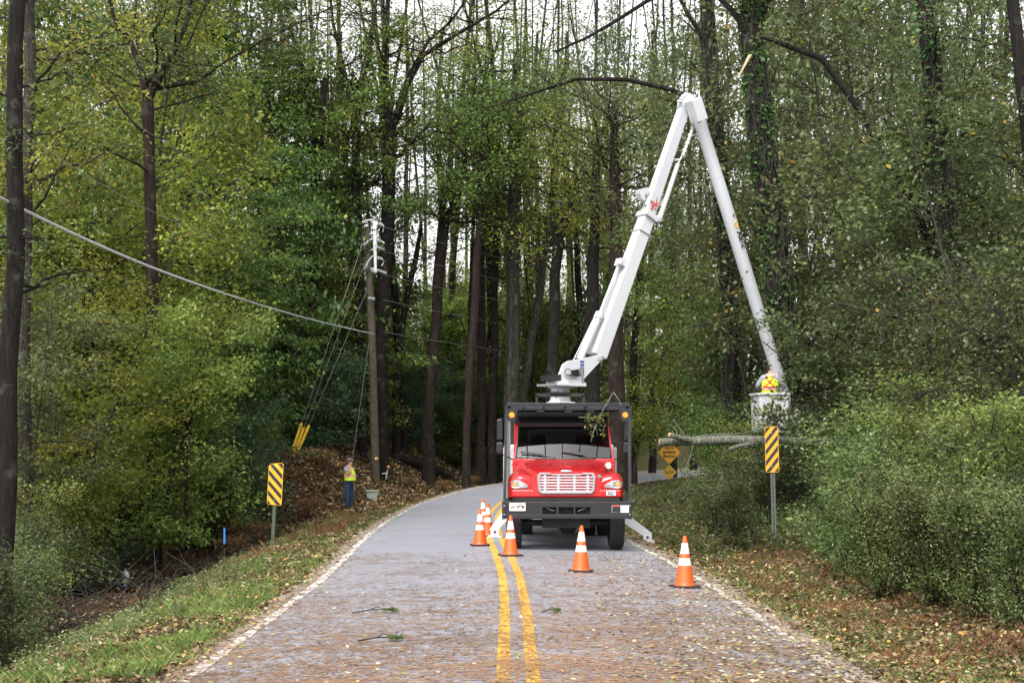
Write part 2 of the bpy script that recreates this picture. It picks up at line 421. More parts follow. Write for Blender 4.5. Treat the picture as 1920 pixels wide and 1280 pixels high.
def gz(x, y):
    x = np.asarray(x, float); y = np.asarray(y, float)
    d, rz = side(x, y)
    el = d-HW; er = -d-HW
    far = sst(45, 58, y)                                # the ditch ends, the bank begins
    ditch = -.10*sst(0, 1.2, el)-.95*sst(1.2, 3.8, el)-.15*sst(4, 7, el)+1.6*sst(10, 18, el)+.055*np.clip(el-18, 0, 200)
    bank = -.30*sst(.1, 1.2, el)+.05*sst(1.5, 2, el)+1.9*sst(1.7, 5.2, el)+.045*np.clip(el-6.5, 0, 200)
    left = ditch*(1-far)+bank*far
    right = -.16*sst(0, .6, er)+.25*sst(1.2, 4, er)+.5*sst(4, 10, er)*(1-.9*sst(34, 46, y))+.02*np.clip(er-8, 0, 200)
    z = rz+np.where(el > 0, left, 0)+np.where(er > 0, right, 0)
    amp = sst(.3, 3, np.maximum(el, er))
    z = z+amp*(.10*wob(x, y, .9)+.16*wob(x+9, y, .25))
    z = z-.03*(1-sst(-.1, .25, np.maximum(el, er)))*1.0
    z = np.where(np.abs(d) < HW+.0, rz-.06, z)
    return z
def gz1(x, y): return float(gz(np.array([x]), np.array([y]))[0])

def axis(a, b, fine0, fine1, st, grow=1.12):
    v = list(np.arange(fine0, fine1+st, st)); s = st
    while v[-1] < b: s *= grow; v.append(v[-1]+s)
    s = st; w = [fine0]
    while w[-1] > a: s *= grow; w.append(w[-1]-s)
    return np.array(w[1:][::-1]+v)
gx = axis(-900, 900, -16, 16, .22); gy = axis(-60, 1500, 8, 75, .3)
GX, GY = np.meshgrid(gx, gy); GZ = gz(GX, GY)
GD, _ = side(GX, GY)
nx, ny = len(gx), len(gy)
i = np.arange(ny-1)[:, None]*nx; j = np.arange(nx-1)[None]
GF = np.stack([i+j, i+j+1, i+nx+j+1, i+nx+j], -1).reshape(-1, 4)
qb = QB(); qb.add(np.stack([GX, GY, GZ], -1).reshape(-1, 3), GF)

m, nt, b = nodes('forest_floor')
n1 = noise(nt, .6, 6, .65); n2 = noise(nt, 7, 6, .75); n3 = noise(nt, 28, 4, .7)
c1 = ramp(nt, [(.3,(.030,.019,.012)),(.5,(.075,.045,.026)),(.62,(.115,.075,.04)),(.8,(.19,.14,.085))], n2.outputs[0])
c2 = ramp(nt, [(.35,(.035,.05,.014)),(.6,(.075,.10,.025)),(.8,(.15,.16,.06))], n3.outputs[0])
at = nt.nodes.new('ShaderNodeAttribute'); at.attribute_name = 'verge'
f = math_n(nt, 'MULTIPLY', at.outputs['Fac'], math_n(nt, 'ADD', n1.outputs[0], .35), True)
nt.links.new(mixc(nt, f, c1.outputs[0], c2.outputs[0]), b.inputs['Base Color'])
b.inputs['Roughness'].default_value = .8; b.inputs['Specular IOR Level'].default_value = .25
bump(nt, b, n3.outputs[0], .8, .05)
ground = qb.build('ground', m, smooth=True); ground['kind'] = 'structure'
va = ground.data.attributes.new('verge', 'FLOAT', 'POINT')
el = np.abs(GD)-HW
va.data.foreach_set('value', (sst(-.1, .5, el)*(1-sst(1.6, 4.5, el))).astype(np.float32).ravel())

def strip(name, mat, o0, o1, lift, s0=0, s1=None, wav=0, kind='structure', seg=1):
    """a sheet that follows the road between two offsets from the centre line"""
    s1 = s1 or len(CLF); k = np.arange(s0, s1)
    V = []
    nn = seg+1
    for kk in k:
        for j in range(nn):
            o = o0+(o1-o0)*j/seg
            if wav and j in (0, seg): o += wav*(math.sin(kk*1.7+j*2)+.6*math.sin(kk*.63+1)+.5*math.sin(kk*3.1))
            p = CLF[kk]+CNl[kk]*o
            z = road_z(CLF[kk][1])+.05*(1-(o/HW)**2)
            V.append((p[0], p[1], z+lift))
    V = np.array(V); m_ = len(k)
    i = np.arange(m_-1)[:, None]*nn; j = np.arange(seg)[None]
    F = np.stack([i+j+1, i+j, i+nn+j, i+nn+j+1], -1).reshape(-1, 4)
    q = QB(); q.add(V, F); o = q.build(name, mat, smooth=True); o['kind'] = kind; return o

def surf_z(x, y):
    d, rz = side(x, y); return rz+.05*(1-(d/HW)**2)

# asphalt: wet, fine aggregate, with a washed-in mat of reddish needle debris mostly in the right lane
m, nt, b = nodes('wet_asphalt')
tc = nt.nodes.new('ShaderNodeTexCoord'); sep = nt.nodes.new('ShaderNodeSeparateXYZ'); nt.links.new(tc.outputs['Object'], sep.inputs[0])
agg = noise(nt, 75, 4, .8); big = noise(nt, .55, 5, .6); mid = noise(nt, 2.2, 6, .7, stretch=(1.2,.6,1), dist=.3); fin = noise(nt, 34, 6, .85, stretch=(1,.8,1))
base = ramp(nt, [(.3,(.165,.17,.20)),(.5,(.265,.27,.31)),(.7,(.44,.445,.485))], agg.outputs[0])
base2 = mixc(nt, math_n(nt,'MULTIPLY',ramp(nt,[(.4,g3(0)),(.7,g3(1))],big.outputs[0]).outputs[0],.45), base.outputs[0], (.225,.23,.262))
def mr(v, a, b_, c=0, d=1):
    k = nt.nodes.new('ShaderNodeMapRange'); k.interpolation_type = 'SMOOTHSTEP'
    k.inputs[1].default_value = a; k.inputs[2].default_value = b_; k.inputs[3].default_value = c; k.inputs[4].default_value = d
    nt.links.new(v, k.inputs[0]); return k.outputs[0]
lane = mr(sep.outputs[0], -.3, .8, .04, 1)              # more debris to the right
nearr = mr(sep.outputs[1], 26.5, 28.5, 1, .12)            # the road is clean under and behind the truck
cover = math_n(nt, 'MULTIPLY', lane, nearr)
dm = math_n(nt, 'ADD', math_n(nt,'MULTIPLY',mid.outputs[0],.5), math_n(nt,'MULTIPLY',fin.outputs[0],.5))
thr = math_n(nt, 'SUBTRACT', .60, math_n(nt, 'MULTIPLY', cover, .13))
mask = math_n(nt, 'MULTIPLY', math_n(nt, 'SUBTRACT', dm, thr), 14, True)
mask = math_n(nt, 'MULTIPLY', mask, math_n(nt, 'MULTIPLY', math_n(nt,'ADD',cover,.03), .42))
deb = ramp(nt, [(.35,(.10,.065,.055)),(.47,(.22,.135,.115)),(.58,(.33,.235,.21)),(.7,(.48,.39,.36))], noise(nt, 70, 5, .85).outputs[0])
wetn = noise(nt, 1.1, 7, .75, stretch=(.8,.35,1), dist=1.2)
base3 = mixc(nt, math_n(nt,'MULTIPLY',ramp(nt,[(.53,g3(0)),(.66,g3(1))],wetn.outputs[0]).outputs[0],.25), base2, (.085,.085,.09))
nt.links.new(mixc(nt, mask, base3, deb.outputs[0]), b.inputs['Base Color'])
rr = nt.nodes.new('ShaderNodeMapRange'); rr.inputs[3].default_value = .42; rr.inputs[4].default_value = .6
nt.links.new(big.outputs[0], rr.inputs[0]); nt.links.new(math_n(nt,'ADD',rr.outputs[0],math_n(nt,'MULTIPLY',mask,.2)), b.inputs['Roughness'])
b.inputs['Specular IOR Level'].default_value = .5
bump(nt, b, agg.outputs[0], .6, .006)
strip('road', m, -HW, HW, 0, seg=8)

def paint(name, col, dirtc, lo=.42, hi=.62):
    m, nt, b = nodes(name)
    n = noise(nt, 9, 6, .8, stretch=(.6,1.3,1), dist=.5); n2 = noise(nt, 1.3, 3); n3 = noise(nt, 90, 3, .7)
    a = math_n(nt,'ADD', math_n(nt,'MULTIPLY',n.outputs[0],.7), math_n(nt,'MULTIPLY',n2.outputs[0],.3))
    r = ramp(nt, [(lo, g3(0)), (hi, g3(1))], a)
    wear = ramp(nt, [(.3, g3(.7)), (.6, g3(1))], n3.outputs[0])
    c = mixc(nt, r.outputs[0], col, dirtc)
    mm = nt.nodes.new('ShaderNodeMix'); mm.data_type = 'RGBA'; mm.blend_type = 'MULTIPLY'; mm.inputs[0].default_value = 1
    nt.links.new(c, mm.inputs[6]); nt.links.new(wear.outputs[0], mm.inputs[7]); nt.links.new(mm.outputs[2], b.inputs['Base Color'])
    b.inputs['Roughness'].default_value = .5; return m
py_ = paint('paint_yellow', (.80,.45,.045), (.36,.21,.10), .52, .70)
pw_ = paint('paint_white', (.74,.70,.68), (.36,.25,.19), .47, .66)
strip('centre_line', py_, .065, .185, .005, wav=.003); strip('centre_line', py_, -.185, -.065, .005, wav=.003)
strip('edge_line', pw_, HW-.24, HW-.12, .005, wav=.008); strip('edge_line', pw_, -HW+.12, -HW+.24, .005, wav=.008)
m = plain('edge_grit', (.30,.235,.19), .8, dirt=.9, dscale=5, dcol=(.11,.08,.06))
strip('road_shoulder', m, HW-.13, HW+.14, .002, wav=.05); strip('road_shoulder', m, -HW-.16, -HW+.13, .002, wav=.05)
# the clearing glimpsed through the trees and the driveway mouth beyond the bend
m, nt, b = nodes('ditch_water'); b.inputs['Base Color'].default_value = (.015,.013,.01,1); b.inputs['Roughness'].default_value = .06
nw = noise(nt, 3, 3); bump(nt, b, nw.outputs[0], .15, .02)
q = QB(); wz = gz1(-8.9, 35.4)+.07
a = np.arange(24)*2*np.pi/24; rr_ = 1+.2*np.sin(a*3)+.1*np.sin(a*5+1)
V = np.stack([-8.9+3.0*rr_*np.cos(a), 35.2+2.6*rr_*np.sin(a), np.full(24, wz)], 1)
mb = MB(); mb.add(V, [tuple(range(24))]); w = mb.build('water', m, recalc=False); w['kind'] = 'structure'

# ------------------------------------------------------------------ litter, needles, grass and weeds
def scatter(n, x0, x1, y0, y1, e0, e1, r, side_='both', pw=1.0):
    """points on the ground at distance e0..e1 outside the road edge; denser near the camera"""
    t = r.random(n*3); y = (y0**-pw+(y1**-pw-y0**-pw)*t)**(-1/pw); x = r.uniform(x0, x1, n*3)
    d, _ = side(x, y); e = np.abs(d)-HW
    ok = (e > e0) & (e < e1)
    if side_ == 'left': ok &= d > 0
    if side_ == 'right': ok &= d < 0
    vis = np.abs(x/y) < .36
    ok &= vis
    x, y = x[ok][:n], y[ok][:n]
    return np.stack([x, y, gz(x, y)], 1)
def patchy(B, r, s, lo, hi, ph=0):
    w = wob(B[:, 0]+ph, B[:, 1]-ph, s); return B[r.random(len(B)) < sst(lo, hi, w)]

r = np.random.default_rng(11)
q = QB()
B = scatter(70000, -22, 20, 11, 95, -.15, 30, r); B[:, 2] += .015
leaves(q, B, .085, r, .6, 1.6)
B = scatter(34000, -12, 2, 48, 76, 1.2, 9, r, 'left'); B[:, 2] += .02+.12*r.random(len(B))
leaves(q, B, .13, r, .6, .6)
B = scatter(16000, -6, 8, 11, 40, -.2, 2.2, r, pw=1.3); B[:, 2] += .02+.05*r.random(len(B))
B = B[r.random(len(B)) < .75]; leaves(q, B, .062, r, .6, 1.2)
tag(q.build('leaf_litter', LM['litter']), 'fallen brown and yellow leaves lying over the verge and forest floor', 'leaf litter', kind='stuff')

q = QB()
B = scatter(60000, -8, 0, 11, 62, .0, 3.2, r, 'left', 1.3); B = patchy(B, r, 1.3, -.5, .6)
blades(q, B, .055, .0022, r, 1.2)
B = scatter(26000, -6, 0, 13, 30, .15, 1.7, r, 'left', 1.5); B = patchy(B, r, .8, -.3, .6, 5)
blades(q, B, .09, .0035, r, 1.1)
B = scatter(30000, 0, 9, 11, 40, .05, 1.9, r, 'right', 1.3); B = patchy(B, r, .9, -.8, .3, 3)
blades(q, B, .055, .0025, r, 1.2)
tag(q.build('grass', LM['grass']), 'short green grass growing along both road verges', 'grass', kind='stuff')

q = QB()
B = scatter(52000, 2, 14, 11, 42, .7, 3.2, r, 'right', 1.2); B = patchy(B, r, 1.1, -.5, .9, 8)
blades(q, B, .085, .0018, r, 1.1)
B = scatter(14000, -12, -4, 22, 52, 1.4, 6, r, 'left', 1); B = patchy(B, r, .7, -.1, .9, 2)
B = B[::2]; blades(q, B, .20, .0025, r, .9)
B = scatter(16000, -11, -3, 30, 60, .6, 4, r, 'left', 1); B = patchy(B, r, .7, -.4, .9, 6)
blades(q, B, .14, .003, r, .9)
tag(q.build('dry_grass', LM['dry']), 'reddish brown dry grass and stalks behind the verge', 'dry grass', kind='stuff')

def weeds(name, label, mat, n, box, e, side_, h, lsz, r, per=26, lo=-.6, hi=.5, ph=0, pw=1.2):
    """upright leafy stalks: thin stem and small leaves up it"""
    B = scatter(n, *box, *e, r, side_, pw); B = patchy(B, r, .6, lo, hi, ph); q = QB(); m_ = len(B)
    hh = h*(.4+.9*r.random(m_)); ln = r.normal(size=(m_, 2))*.28
    t = .12+.88*r.random((m_, per))**.8
    C = B[:, None, :]+np.stack([ln[:, :1]*t*hh[:, None], ln[:, 1:]*t*hh[:, None], t*hh[:, None]], -1)
    C += r.normal(size=C.shape)*np.array((.07,.07,.03))*(.5+h)
    leaves(q, C.reshape(-1, 3), lsz, r, .42, .5)
    S = np.stack([B, B+np.stack([ln[:, 0]*hh, ln[:, 1]*hh, hh], 1)], 1)
    k = .004
    V = np.stack([S[:, 0]-[k,0,0], S[:, 0]+[k,0,0], S[:, 1]+[k*.4,0,0], S[:, 1]-[k*.4,0,0]], 1).reshape(-1, 3)
    q.add(V, np.arange(len(V)).reshape(-1, 4), np.full(m_, .1))
    return tag(q.build(name, mat), label, 'weeds', kind='stuff')
weeds('weeds', 'leafy green weeds on the left verge down to the ditch', LM['weed'], 2600, (-10,0,11,50), (1.1,3.4), 'left', .24, .042, r, lo=-.5, hi=.5)
weeds('weeds', 'tangled olive weeds on the right verge in front of the bushes', LM['weed'], 5200, (2,12,11,40), (2.6,7), 'right', .6, .045, r, per=36, lo=-1.0, hi=.1)
weeds('ground_cover', 'low dull green plants over the forest floor left of the ditch', LM['blue'], 3600, (-22,-4,24,60), (6.5,22), 'left', .7, .09, r, per=22, lo=-.8, hi=.2)
weeds('ground_cover', 'low olive plants and brush on the slope right of the truck', LM['olive'], 3000, (1,22,30,70), (.7,14), 'right', .30, .09, r, per=24, lo=-.8, hi=.1)
weeds('ground_cover', 'green undergrowth along the top of the far bank', LM['yellow'], 4600, (-24,14,56,110), (6.5,30), 'left', 1.5, .16, r, per=24, lo=-.9, hi=.0)

# dead sticks on the left slope
q = QB()
B = np.concatenate([scatter(900, -20, -4, 20, 60, 2.6, 14, r, 'left', .8), scatter(150, 2, 12, 28, 60, .8, 8, r, 'right', .8), scatter(200, -12, 6, 56, 80, 2.2, 9, r, 'left', .8)])
for p in B:
    a = r.uniform(0, 6.28); l = r.uniform(.3, 1.5); up = r.uniform(.0, .9) if r.random() < .5 else r.uniform(0, .25)
    d = np.array((math.cos(a), math.sin(a), up))*l; md = p+d*.5+r.normal(size=3)*.08*l
    q.tube([p+[0,0,.02], md+[0,0,.04], p+d], [.014, .01, .005], 4)
tag(q.build('dead_sticks', M['bark_grey']), 'dead sticks and bare stems strewn over the slopes', 'sticks', kind='stuff')

# needles on the road
q = QB()
def needle_pts(n, r):
    C = []
    # clusters raked into streaks by water; most of them in the right lane
    k = 1150
    y = (12.3**-1.4+(28.5**-1.4-12.3**-1.4)*r.random(k))**(-1/1.4)
    x = np.where(r.random(k) < .5, r.uniform(-2.9, .1, k), r.uniform(.1, 2.9, k))
    w = r.integers(3, 30, k)
    ph = r.random(k)*6.28
    for i in range(k):
        m_ = w[i]; sx = .05+.012*m_
        C.append(np.stack([x[i]+r.normal(size=m_)*sx, y[i]+r.normal(size=m_)*sx*.45], 1))
    return np.concatenate(C)
C = needle_pts(0, r)
y = (12.3**-1.4+(28.5**-1.4-12.3**-1.4)*r.random(9000))**(-1/1.4); x = r.uniform(-2.95, 2.95, 9000)
C = np.concatenate([C, np.stack([x, y], 1)])
far_ = np.stack([r.uniform(-3.4, 2.6, 500), r.uniform(28, 50, 500)], 1); C = np.concatenate([C, far_])
C = C[np.abs(C[:, 0]) < HW]
n = len(C); z = surf_z(C[:, 0], C[:, 1])+.009
L = r.uniform(.07, .17, n)/2; a = r.normal(size=n)*.8+ (r.random(n) < .3)*1.5
U = np.stack([np.cos(a), np.sin(a), np.zeros(n)], 1); W = np.stack([-np.sin(a), np.cos(a), np.zeros(n)], 1)
Cc = np.stack([C[:, 0], C[:, 1], z], 1); bow = W*(r.normal(size=n)*.012)[:, None]
wd = .0048
V = np.stack([Cc-U*L[:, None], Cc-U*L[:, None]*.9+W*wd*2, Cc+bow+W*wd, Cc+bow-W*wd, Cc+U*L[:, None], Cc+U*L[:, None]*.9+W*wd*2], 1)
idx = np.arange(n)[:, None]*6
F = np.concatenate([idx+np.array([0, 3, 2, 1]), idx+np.array([3, 4, 5, 2])])
t = r.random(n); q.add(V.reshape(-1, 3), F, np.concatenate([t, t]))
tag(q.build('pine_needles', LM['needle']), 'reddish pine needles washed into streaks on the wet road', 'pine needles', kind='stuff')

q = QB()
k = 3300; y = (12.3**-1.2+(28.5**-1.2-12.3**-1.2)*r.random(k))**(-1/1.2)
x = np.where(r.random(k) < .13, r.uniform(-2.9, .2, k), .2+2.75*np.sqrt(r.random(k)))
B = np.stack([x, y, surf_z(x, y)+.012], 1)
leaves(q, B, .055, r, .65, 5, fold=.1)
for s_ in (-1, 1):
    k = 1500; y = r.uniform(12, 60, k); cx = np.interp(y, CLF[:, 1][:240], CLF[:, 0][:240]); x = cx+s_*(2.86+r.normal(size=k)*.14)
    B = np.stack([x, y, surf_z(x, y)+.014], 1); leaves(q, B, .06, r, .65, 5, fold=.1)
tag(q.build('fallen_leaves', LM['roadleaf']), 'pale fallen leaves scattered over the road surface', 'leaves', kind='stuff')

# a handful of big maple leaves and green sprigs that one can count
def maple(mb, c, s, rz, r):
    pts = []
    for k in range(10):
        a = rz+k*2*math.pi/10; rad = s*(1 if k % 2 == 0 else .42)*(.85+.3*r.random())
        pts.append((c[0]+rad*math.cos(a), c[1]+rad*math.sin(a), c[2]+(.25*s if k % 2 else 0)))
    V = [c]+pts; mb.add(V, [(0, 1+k, 1+(k+1) % 10) for k in range(10)])
ml = [(285,1230,'orange_leaf'),(1692,1155,'orange_leaf'),(1745,1207,'pale_leaf'),(1840,1262,'yellow_leaf'),(1310,1170,'green_leaf'),(1340,1168,'green_leaf'),(1537,1206,'green_leaf'),(237,1215,'red_leaf')]
lmc = {'orange_leaf': plain('maple_orange',(.55,.16,.02),.6), 'yellow_leaf': plain('maple_yellow',(.65,.4,.03),.6), 'pale_leaf': plain('maple_pale',(.6,.56,.42),.6), 'green_leaf': plain('maple_green',(.06,.2,.03),.5), 'red_leaf': plain('maple_red',(.28,.05,.02),.6)}
lmn = {0:'bright orange maple leaf on the left verge nearest the camera',1:'big orange brown leaf on the right verge below the bushes',2:'large pale cream leaf lying on the right verge',3:'yellow leaf at the bottom right corner of the verge',4:'left of two small green leaves in the right lane',5:'right of two small green leaves in the right lane',6:'single green leaf on the right edge line',7:'dark red leaf in the grass beside the orange one at left'}
for k, (px, py, kd) in enumerate(ml):
    Y = EYE*FPX/(py-840); p = P(px, py, Y)
    p[2] = max(gz1(p[0], p[1]), float(surf_z(p[0], p[1])) if abs(float(side(p[0], p[1])[0])) < HW else -9)+.03
    mb = MB(); maple(mb, p, .065 if kd != 'green_leaf' else .045, r.random()*6, r); o = mb.build('fallen_leaf', lmc[kd], org=p, recalc=False)
    tag(o, lmn[k], 'leaf', 'large single leaves on the road and verges')
def sprig(px, py, L, label, rz=0, green=True):
    Y = EYE*FPX/(py-840); p = P(px, py, Y); p[2] = float(surf_z(p[0], p[1]))+.012
    t = thing('fallen_twig', label, 'twig', p, 'twigs lying on the road', rz)
    mb = MB(); path = [(-L/2,0,0),(-L*.1,.03,.03),(L*.2,-.02,.035),(L/2,.03,.01)]
    mb.tube(path, [.007,.006,.005,.003], 5); mb.tube([(-L*.1,.03,.03),(L*.05,.16,.05),(L*.2,.2,.02)], [.005,.004,.002], 5)
    mb.build('stem', M['bark_dark'], t, smooth=True)
    if green:
        q = QB(); C = np.array([(L*.15+L*.3*r.random(), r.normal()*.03, .02+.02*r.random()) for _ in range(160)]); leaves(q, C, .07, r, .12, 1)
        q.build('needles', LM['dark'], t)
sprig(705, 1155, .55, 'forked twig with a green tuft in the left lane', .2)
sprig(715, 1210, .45, 'straight twig with green needles nearest the camera in the left lane', .1)
sprig(1033, 1157, .22, 'small green sprig just right of the yellow lines', 0)

# ------------------------------------------------------------------ the bucket truck
TX, TY = 1.016, 28.6
def rd(x, y): return float(surf_z(np.array([x]), np.array([y]))[0]) if abs(float(side(x, y)[0])) < HW else gz1(x, y)
T0 = np.array((TX, TY, 0.03))
truck = thing('bucket_truck', 'red bucket truck with white articulated boom raised over the road', 'truck', T0)
L0 = (0, 0, 0)
def tb(mb, name, mat, parent=truck, **kw): return mb.build(name, M[mat] if isinstance(mat, str) else mat, parent, L0, **kw)

# front bumper with three openings
z0, z1 = .62, .93; f0, f1 = -.02, .22
xs = [(-.45,-.20),(-.15,.12),(.16,.43)]
mb = MB()
mb.box((0, .10, z1-.05), (2.32, .24, .10)); mb.box((0, .10, z0+.04), (2.28, .24, .08))
e = [-1.16]+[v for p in xs for v in p]+[1.16]
for k in range(0, len(e), 2): mb.box(((e[k]+e[k+1])/2, .099, (z0+z1)/2-.005), (e[k+1]-e[k], .236, z1-z0-.16))
for s in (-1, 1): mb.box((s*1.17, .11, .775), (.06, .28, .33))
bumper = tb(mb, 'front_bumper', 'black', bevel=.008)
mb = MB()
for a_, b_ in xs: mb.box(((a_+b_)/2, .16, .78), (b_-a_+.02, .04, .17))
tb(mb, 'bumper_recess', 'dark', bumper)
for s, x in ((1, -.30), (-1, .27)): mb = MB(); mb.tube([(x-.08*s, .06, .82), (x, .04, .78), (x+.07*s, .06, .76)], .012, 6); tb(mb, 'tow_hook', 'grey', bumper)
for x in (-1.16, 1.16):
    for z in (.70, .86): mb = MB(); mb.cyl((x, -.045, z), (x, -.03, z), .014); tb(mb, 'bolt', 'steel', bumper)
def text(name, s, size, loc, rot, mat, parent, ext=.002, align='CENTER', sx=1, bold=0):
    c = bpy.data.curves.new(name, 'FONT'); c.body = s; c.size = size; c.extrude = ext; c.align_x = align; c.align_y = 'CENTER'; c.offset = bold
    o = bpy.data.objects.new(name, c); COL.objects.link(o); c.materials.append(M[mat]); o.location = loc; o.rotation_euler = rot; o.scale = (sx, 1, 1)
    bpy.context.view_layer.update(); me = bpy.data.meshes.new_from_object(o.evaluated_get(bpy.context.evaluated_depsgraph_get()))
    m2 = bpy.data.objects.new(name, me); m2.location = loc; m2.rotation_euler = rot; m2.scale = (sx, 1, 1); bpy.data.objects.remove(o); COL.objects.link(m2)
    if not me.materials: me.materials.append(M[mat])
    m2.parent = parent; return m2
# licence plate and the two bumper decals
mb = MB(); mb.box((-.915, -.03, .838), (.30, .012, .15)); plate = tb(mb, 'licence_plate', 'decal_white', bevel=.004)
text('plate_lettering', 'GV1977M', .088, (-.915, -.038, .835), (R(90), 0, 0), 'decal_black', plate, sx=.72, bold=.002)
mb = MB(); mb.ball((-.90, -.038, .836), .022, 10, (1, .1, 1)); tb(mb, 'plate_emblem', 'peach', plate)
mb = MB(); mb.box((-.915, -.0385, .898), (.16, .003, .008)); tb(mb, 'plate_border_text', 'decal_black', plate)
mb = MB(); mb.box((.985, -.024, .80), (.315, .008, .135)); dec = tb(mb, 'bumper_decal', 'decal_white')
mb = MB(); mb.box((.91, -.031, .79), (.155, .006, .105)); tb(mb, 'decal_panel', 'decal_black', dec)
mb = MB(); mb.box((.91, -.031, .856), (.155, .006, .02)); tb(mb, 'decal_stripe', 'decal_red', dec)
mb = MB()
for k in range(5): mb.box((1.065, -.03, .755+.022*k), (.11-.02*(k % 2), .004, .005))
tb(mb, 'decal_print', 'grey', dec)

# hood, fenders and nose
def sec(pts, y): 
    h = [(x, y, z) for x, z in pts]; return [(-x, y_, z) for x, y_, z in h[::-1]]+h[1 if pts[0][0] == 0 else 0:]
S = [sec([(0,1.475),(.3,1.475),(.50,1.47),(.60,1.42),(.66,1.30),(.70,1.02)], .31),
     sec([(0,1.50),(.3,1.50),(.52,1.49),(.63,1.44),(.70,1.32),(.74,1.02)], .36),
     sec([(0,1.54),(.32,1.54),(.56,1.525),(.67,1.47),(.76,1.35),(.80,1.02)], .60),
     sec([(0,1.60),(.35,1.60),(.64,1.585),(.76,1.53),(.85,1.40),(.86,1.02)], 1.0),
     sec([(0,1.665),(.40,1.665),(.74,1.645),(.87,1.59),(.93,1.44),(.94,1.02)], 1.4),
     sec([(0,1.72),(.45,1.72),(.82,1.70),(.95,1.63),(.99,1.46),(1.0,1.02)], 1.75)]
mb = MB(); mb.loft(S); mb.add(S[0], [tuple(range(len(S[0])))]); hood = tb(mb, 'hood', 'red', smooth=True, sharp=50)
sb = hood.modifiers.new('sub', 'SUBSURF'); sb.levels = sb.render_levels = 2
for s in (-1, 1):
    secs = []
    for y, zt, xo, xi in ((.335,1.36,.97,.62),(.36,1.41,1.03,.60),(.44,1.455,1.07,.58),(.62,1.485,1.09,.58),(.9,1.49,1.10,.58),(1.2,1.44,1.10,.6),(1.45,1.34,1.09,.62),(1.6,1.18,1.08,.64)):
        p = [(xi, zt-.10), (xi+.10, zt-.035), (xi+.24, zt), (xo-.12, zt-.015), (xo-.04, zt-.07), (xo, zt-.18), (xo+.005, min(1.18, zt-.2)), (xo, 1.0)]
        secs.append([(s*x, y, z) for x, z in p])
    mb = MB(); mb.loft(secs); c = secs[0]; mb.add(list(c)+[(s*.58, .335, 1.0)], [tuple(range(len(c)+1))])
    f = tb(mb, 'fender', 'red', smooth=True, sharp=55)
    sb = f.modifiers.new('sub', 'SUBSURF'); sb.levels = sb.render_levels = 2
mb = MB(); mb.box((0, .36, 1.075), (2.06, .09, .15)); tb(mb, 'nose_panel', 'red', bevel=.03)
mb = MB(); mb.box((0, .42, .965), (2.0, .18, .07)); tb(mb, 'lower_valance', 'dark')
# grille: chrome frame, bars, dark core
gt, gb = [(-.545,1.40),(-.50,1.462),(-.32,1.462),(-.26,1.44),(.26,1.44),(.32,1.462),(.50,1.462),(.545,1.40)], [(.525,1.13),(.47,1.075),(-.47,1.075),(-.525,1.13)]
out = gt+gb; cx, cz = 0, 1.27
inn = [(x*.925, cz+(z-cz)*.84) for x, z in out]
V = [(x, .265, z) for x, z in out]+[(x, .265, z) for x, z in inn]+[(x, .33, z) for x, z in out]+[(x, .33, z) for x, z in inn]; n = len(out); F = []
for k in range(n):
    j = (k+1) % n; F += [(k, j, n+j, n+k), (k, 2*n+k, 2*n+j, j), (n+k, n+j, 3*n+j, 3*n+k)]
mb = MB(); mb.add(V, F); grille = tb(mb, 'grille', 'silver', bevel=.006)
mb = MB(); mb.add([(x, .318, z) for x, z in inn], [tuple(range(n))]); tb(mb, 'grille_core', 'dark', grille)
mb = MB()
for k in range(6):
    z = 1.118+k*.052; mb.box((0, .29, z), (1.0 if k else .97, .03, .020))
for x in (-.40, -.15, .15, .40): mb.box((x, .303, 1.265), (.05, .02, .33))
tb(mb, 'grille_bars', 'chrome', grille, bevel=.004)
mb = MB(); mb.ball((0, .30, 1.492), .115, 20, (1, .18, .2)); em = tb(mb, 'emblem', 'chrome', smooth=True)
mb = MB(); mb.ball((0, .288, 1.492), .095, 20, (1, .12, .13)); tb(mb, 'emblem_plate', 'decal_white', em, smooth=True)
text('hood_lettering', 'FREIGHTLINER', .022, (0, .272, 1.492), (R(90), 0, 0), 'decal_black', em, sx=.95)
mb = MB(); mb.box((-.05, .80, 1.573), (.06, .03, .012)); mb.box((.05, .80, 1.573), (.10, .03, .012)); tb(mb, 'hood_badge', 'decal_red')
mb = MB(); mb.cyl((.62, .315, 1.40), (.62, .29, 1.40), .035, n=16); tb(mb, 'hood_latch', 'grey')
# headlights
for s in (-1, 1):
    o_ = [(.72,1.185),(.985,1.165),(1.04,1.20),(1.045,1.28),(.99,1.325),(.86,1.315),(.76,1.26),(.715,1.215)]
    mb = MB(); mb.prism([(s*x, .325-(.0 if x < 1 else -.02), z) for x, z in o_], (0, .05, 0)); hl = tb(mb, 'headlight', 'headlamp', bevel=.012)
    mb = MB(); mb.ball((s*.965, .300, 1.245), .028, 12, (1, .35, 1.6)); tb(mb, 'turn_signal', 'amber_lit', hl, smooth=True)
    mb = MB(); mb.cyl((s*.84, .303, 1.245), (s*.84, .292, 1.245), .05, .045, n=18); tb(mb, 'lamp_reflector', 'chrome', hl, smooth=True)
mb = MB(); mb.box((.835, .305, 1.085), (.175, .008, .10)); u = tb(mb, 'unit_number_plate', 'decal_white', bevel=.003)
text('unit_number', '2621', .105, (.835, .299, 1.083), (R(90), 0, 0), 'decal_black', u, sx=.70, bold=.002)
# round hood mirror on its arm
mb = MB(); mb.cyl((.80, .52, 1.60), (.80, .46, 1.58), .062, .05, n=20); hm = tb(mb, 'hood_mirror', 'decal_white', smooth=True)
mb = MB(); mb.tube([(.80,.50,1.55),(.78,.60,1.50),(.76,.66,1.47)], .012, 6); tb(mb, 'mirror_arm', 'black', hm)

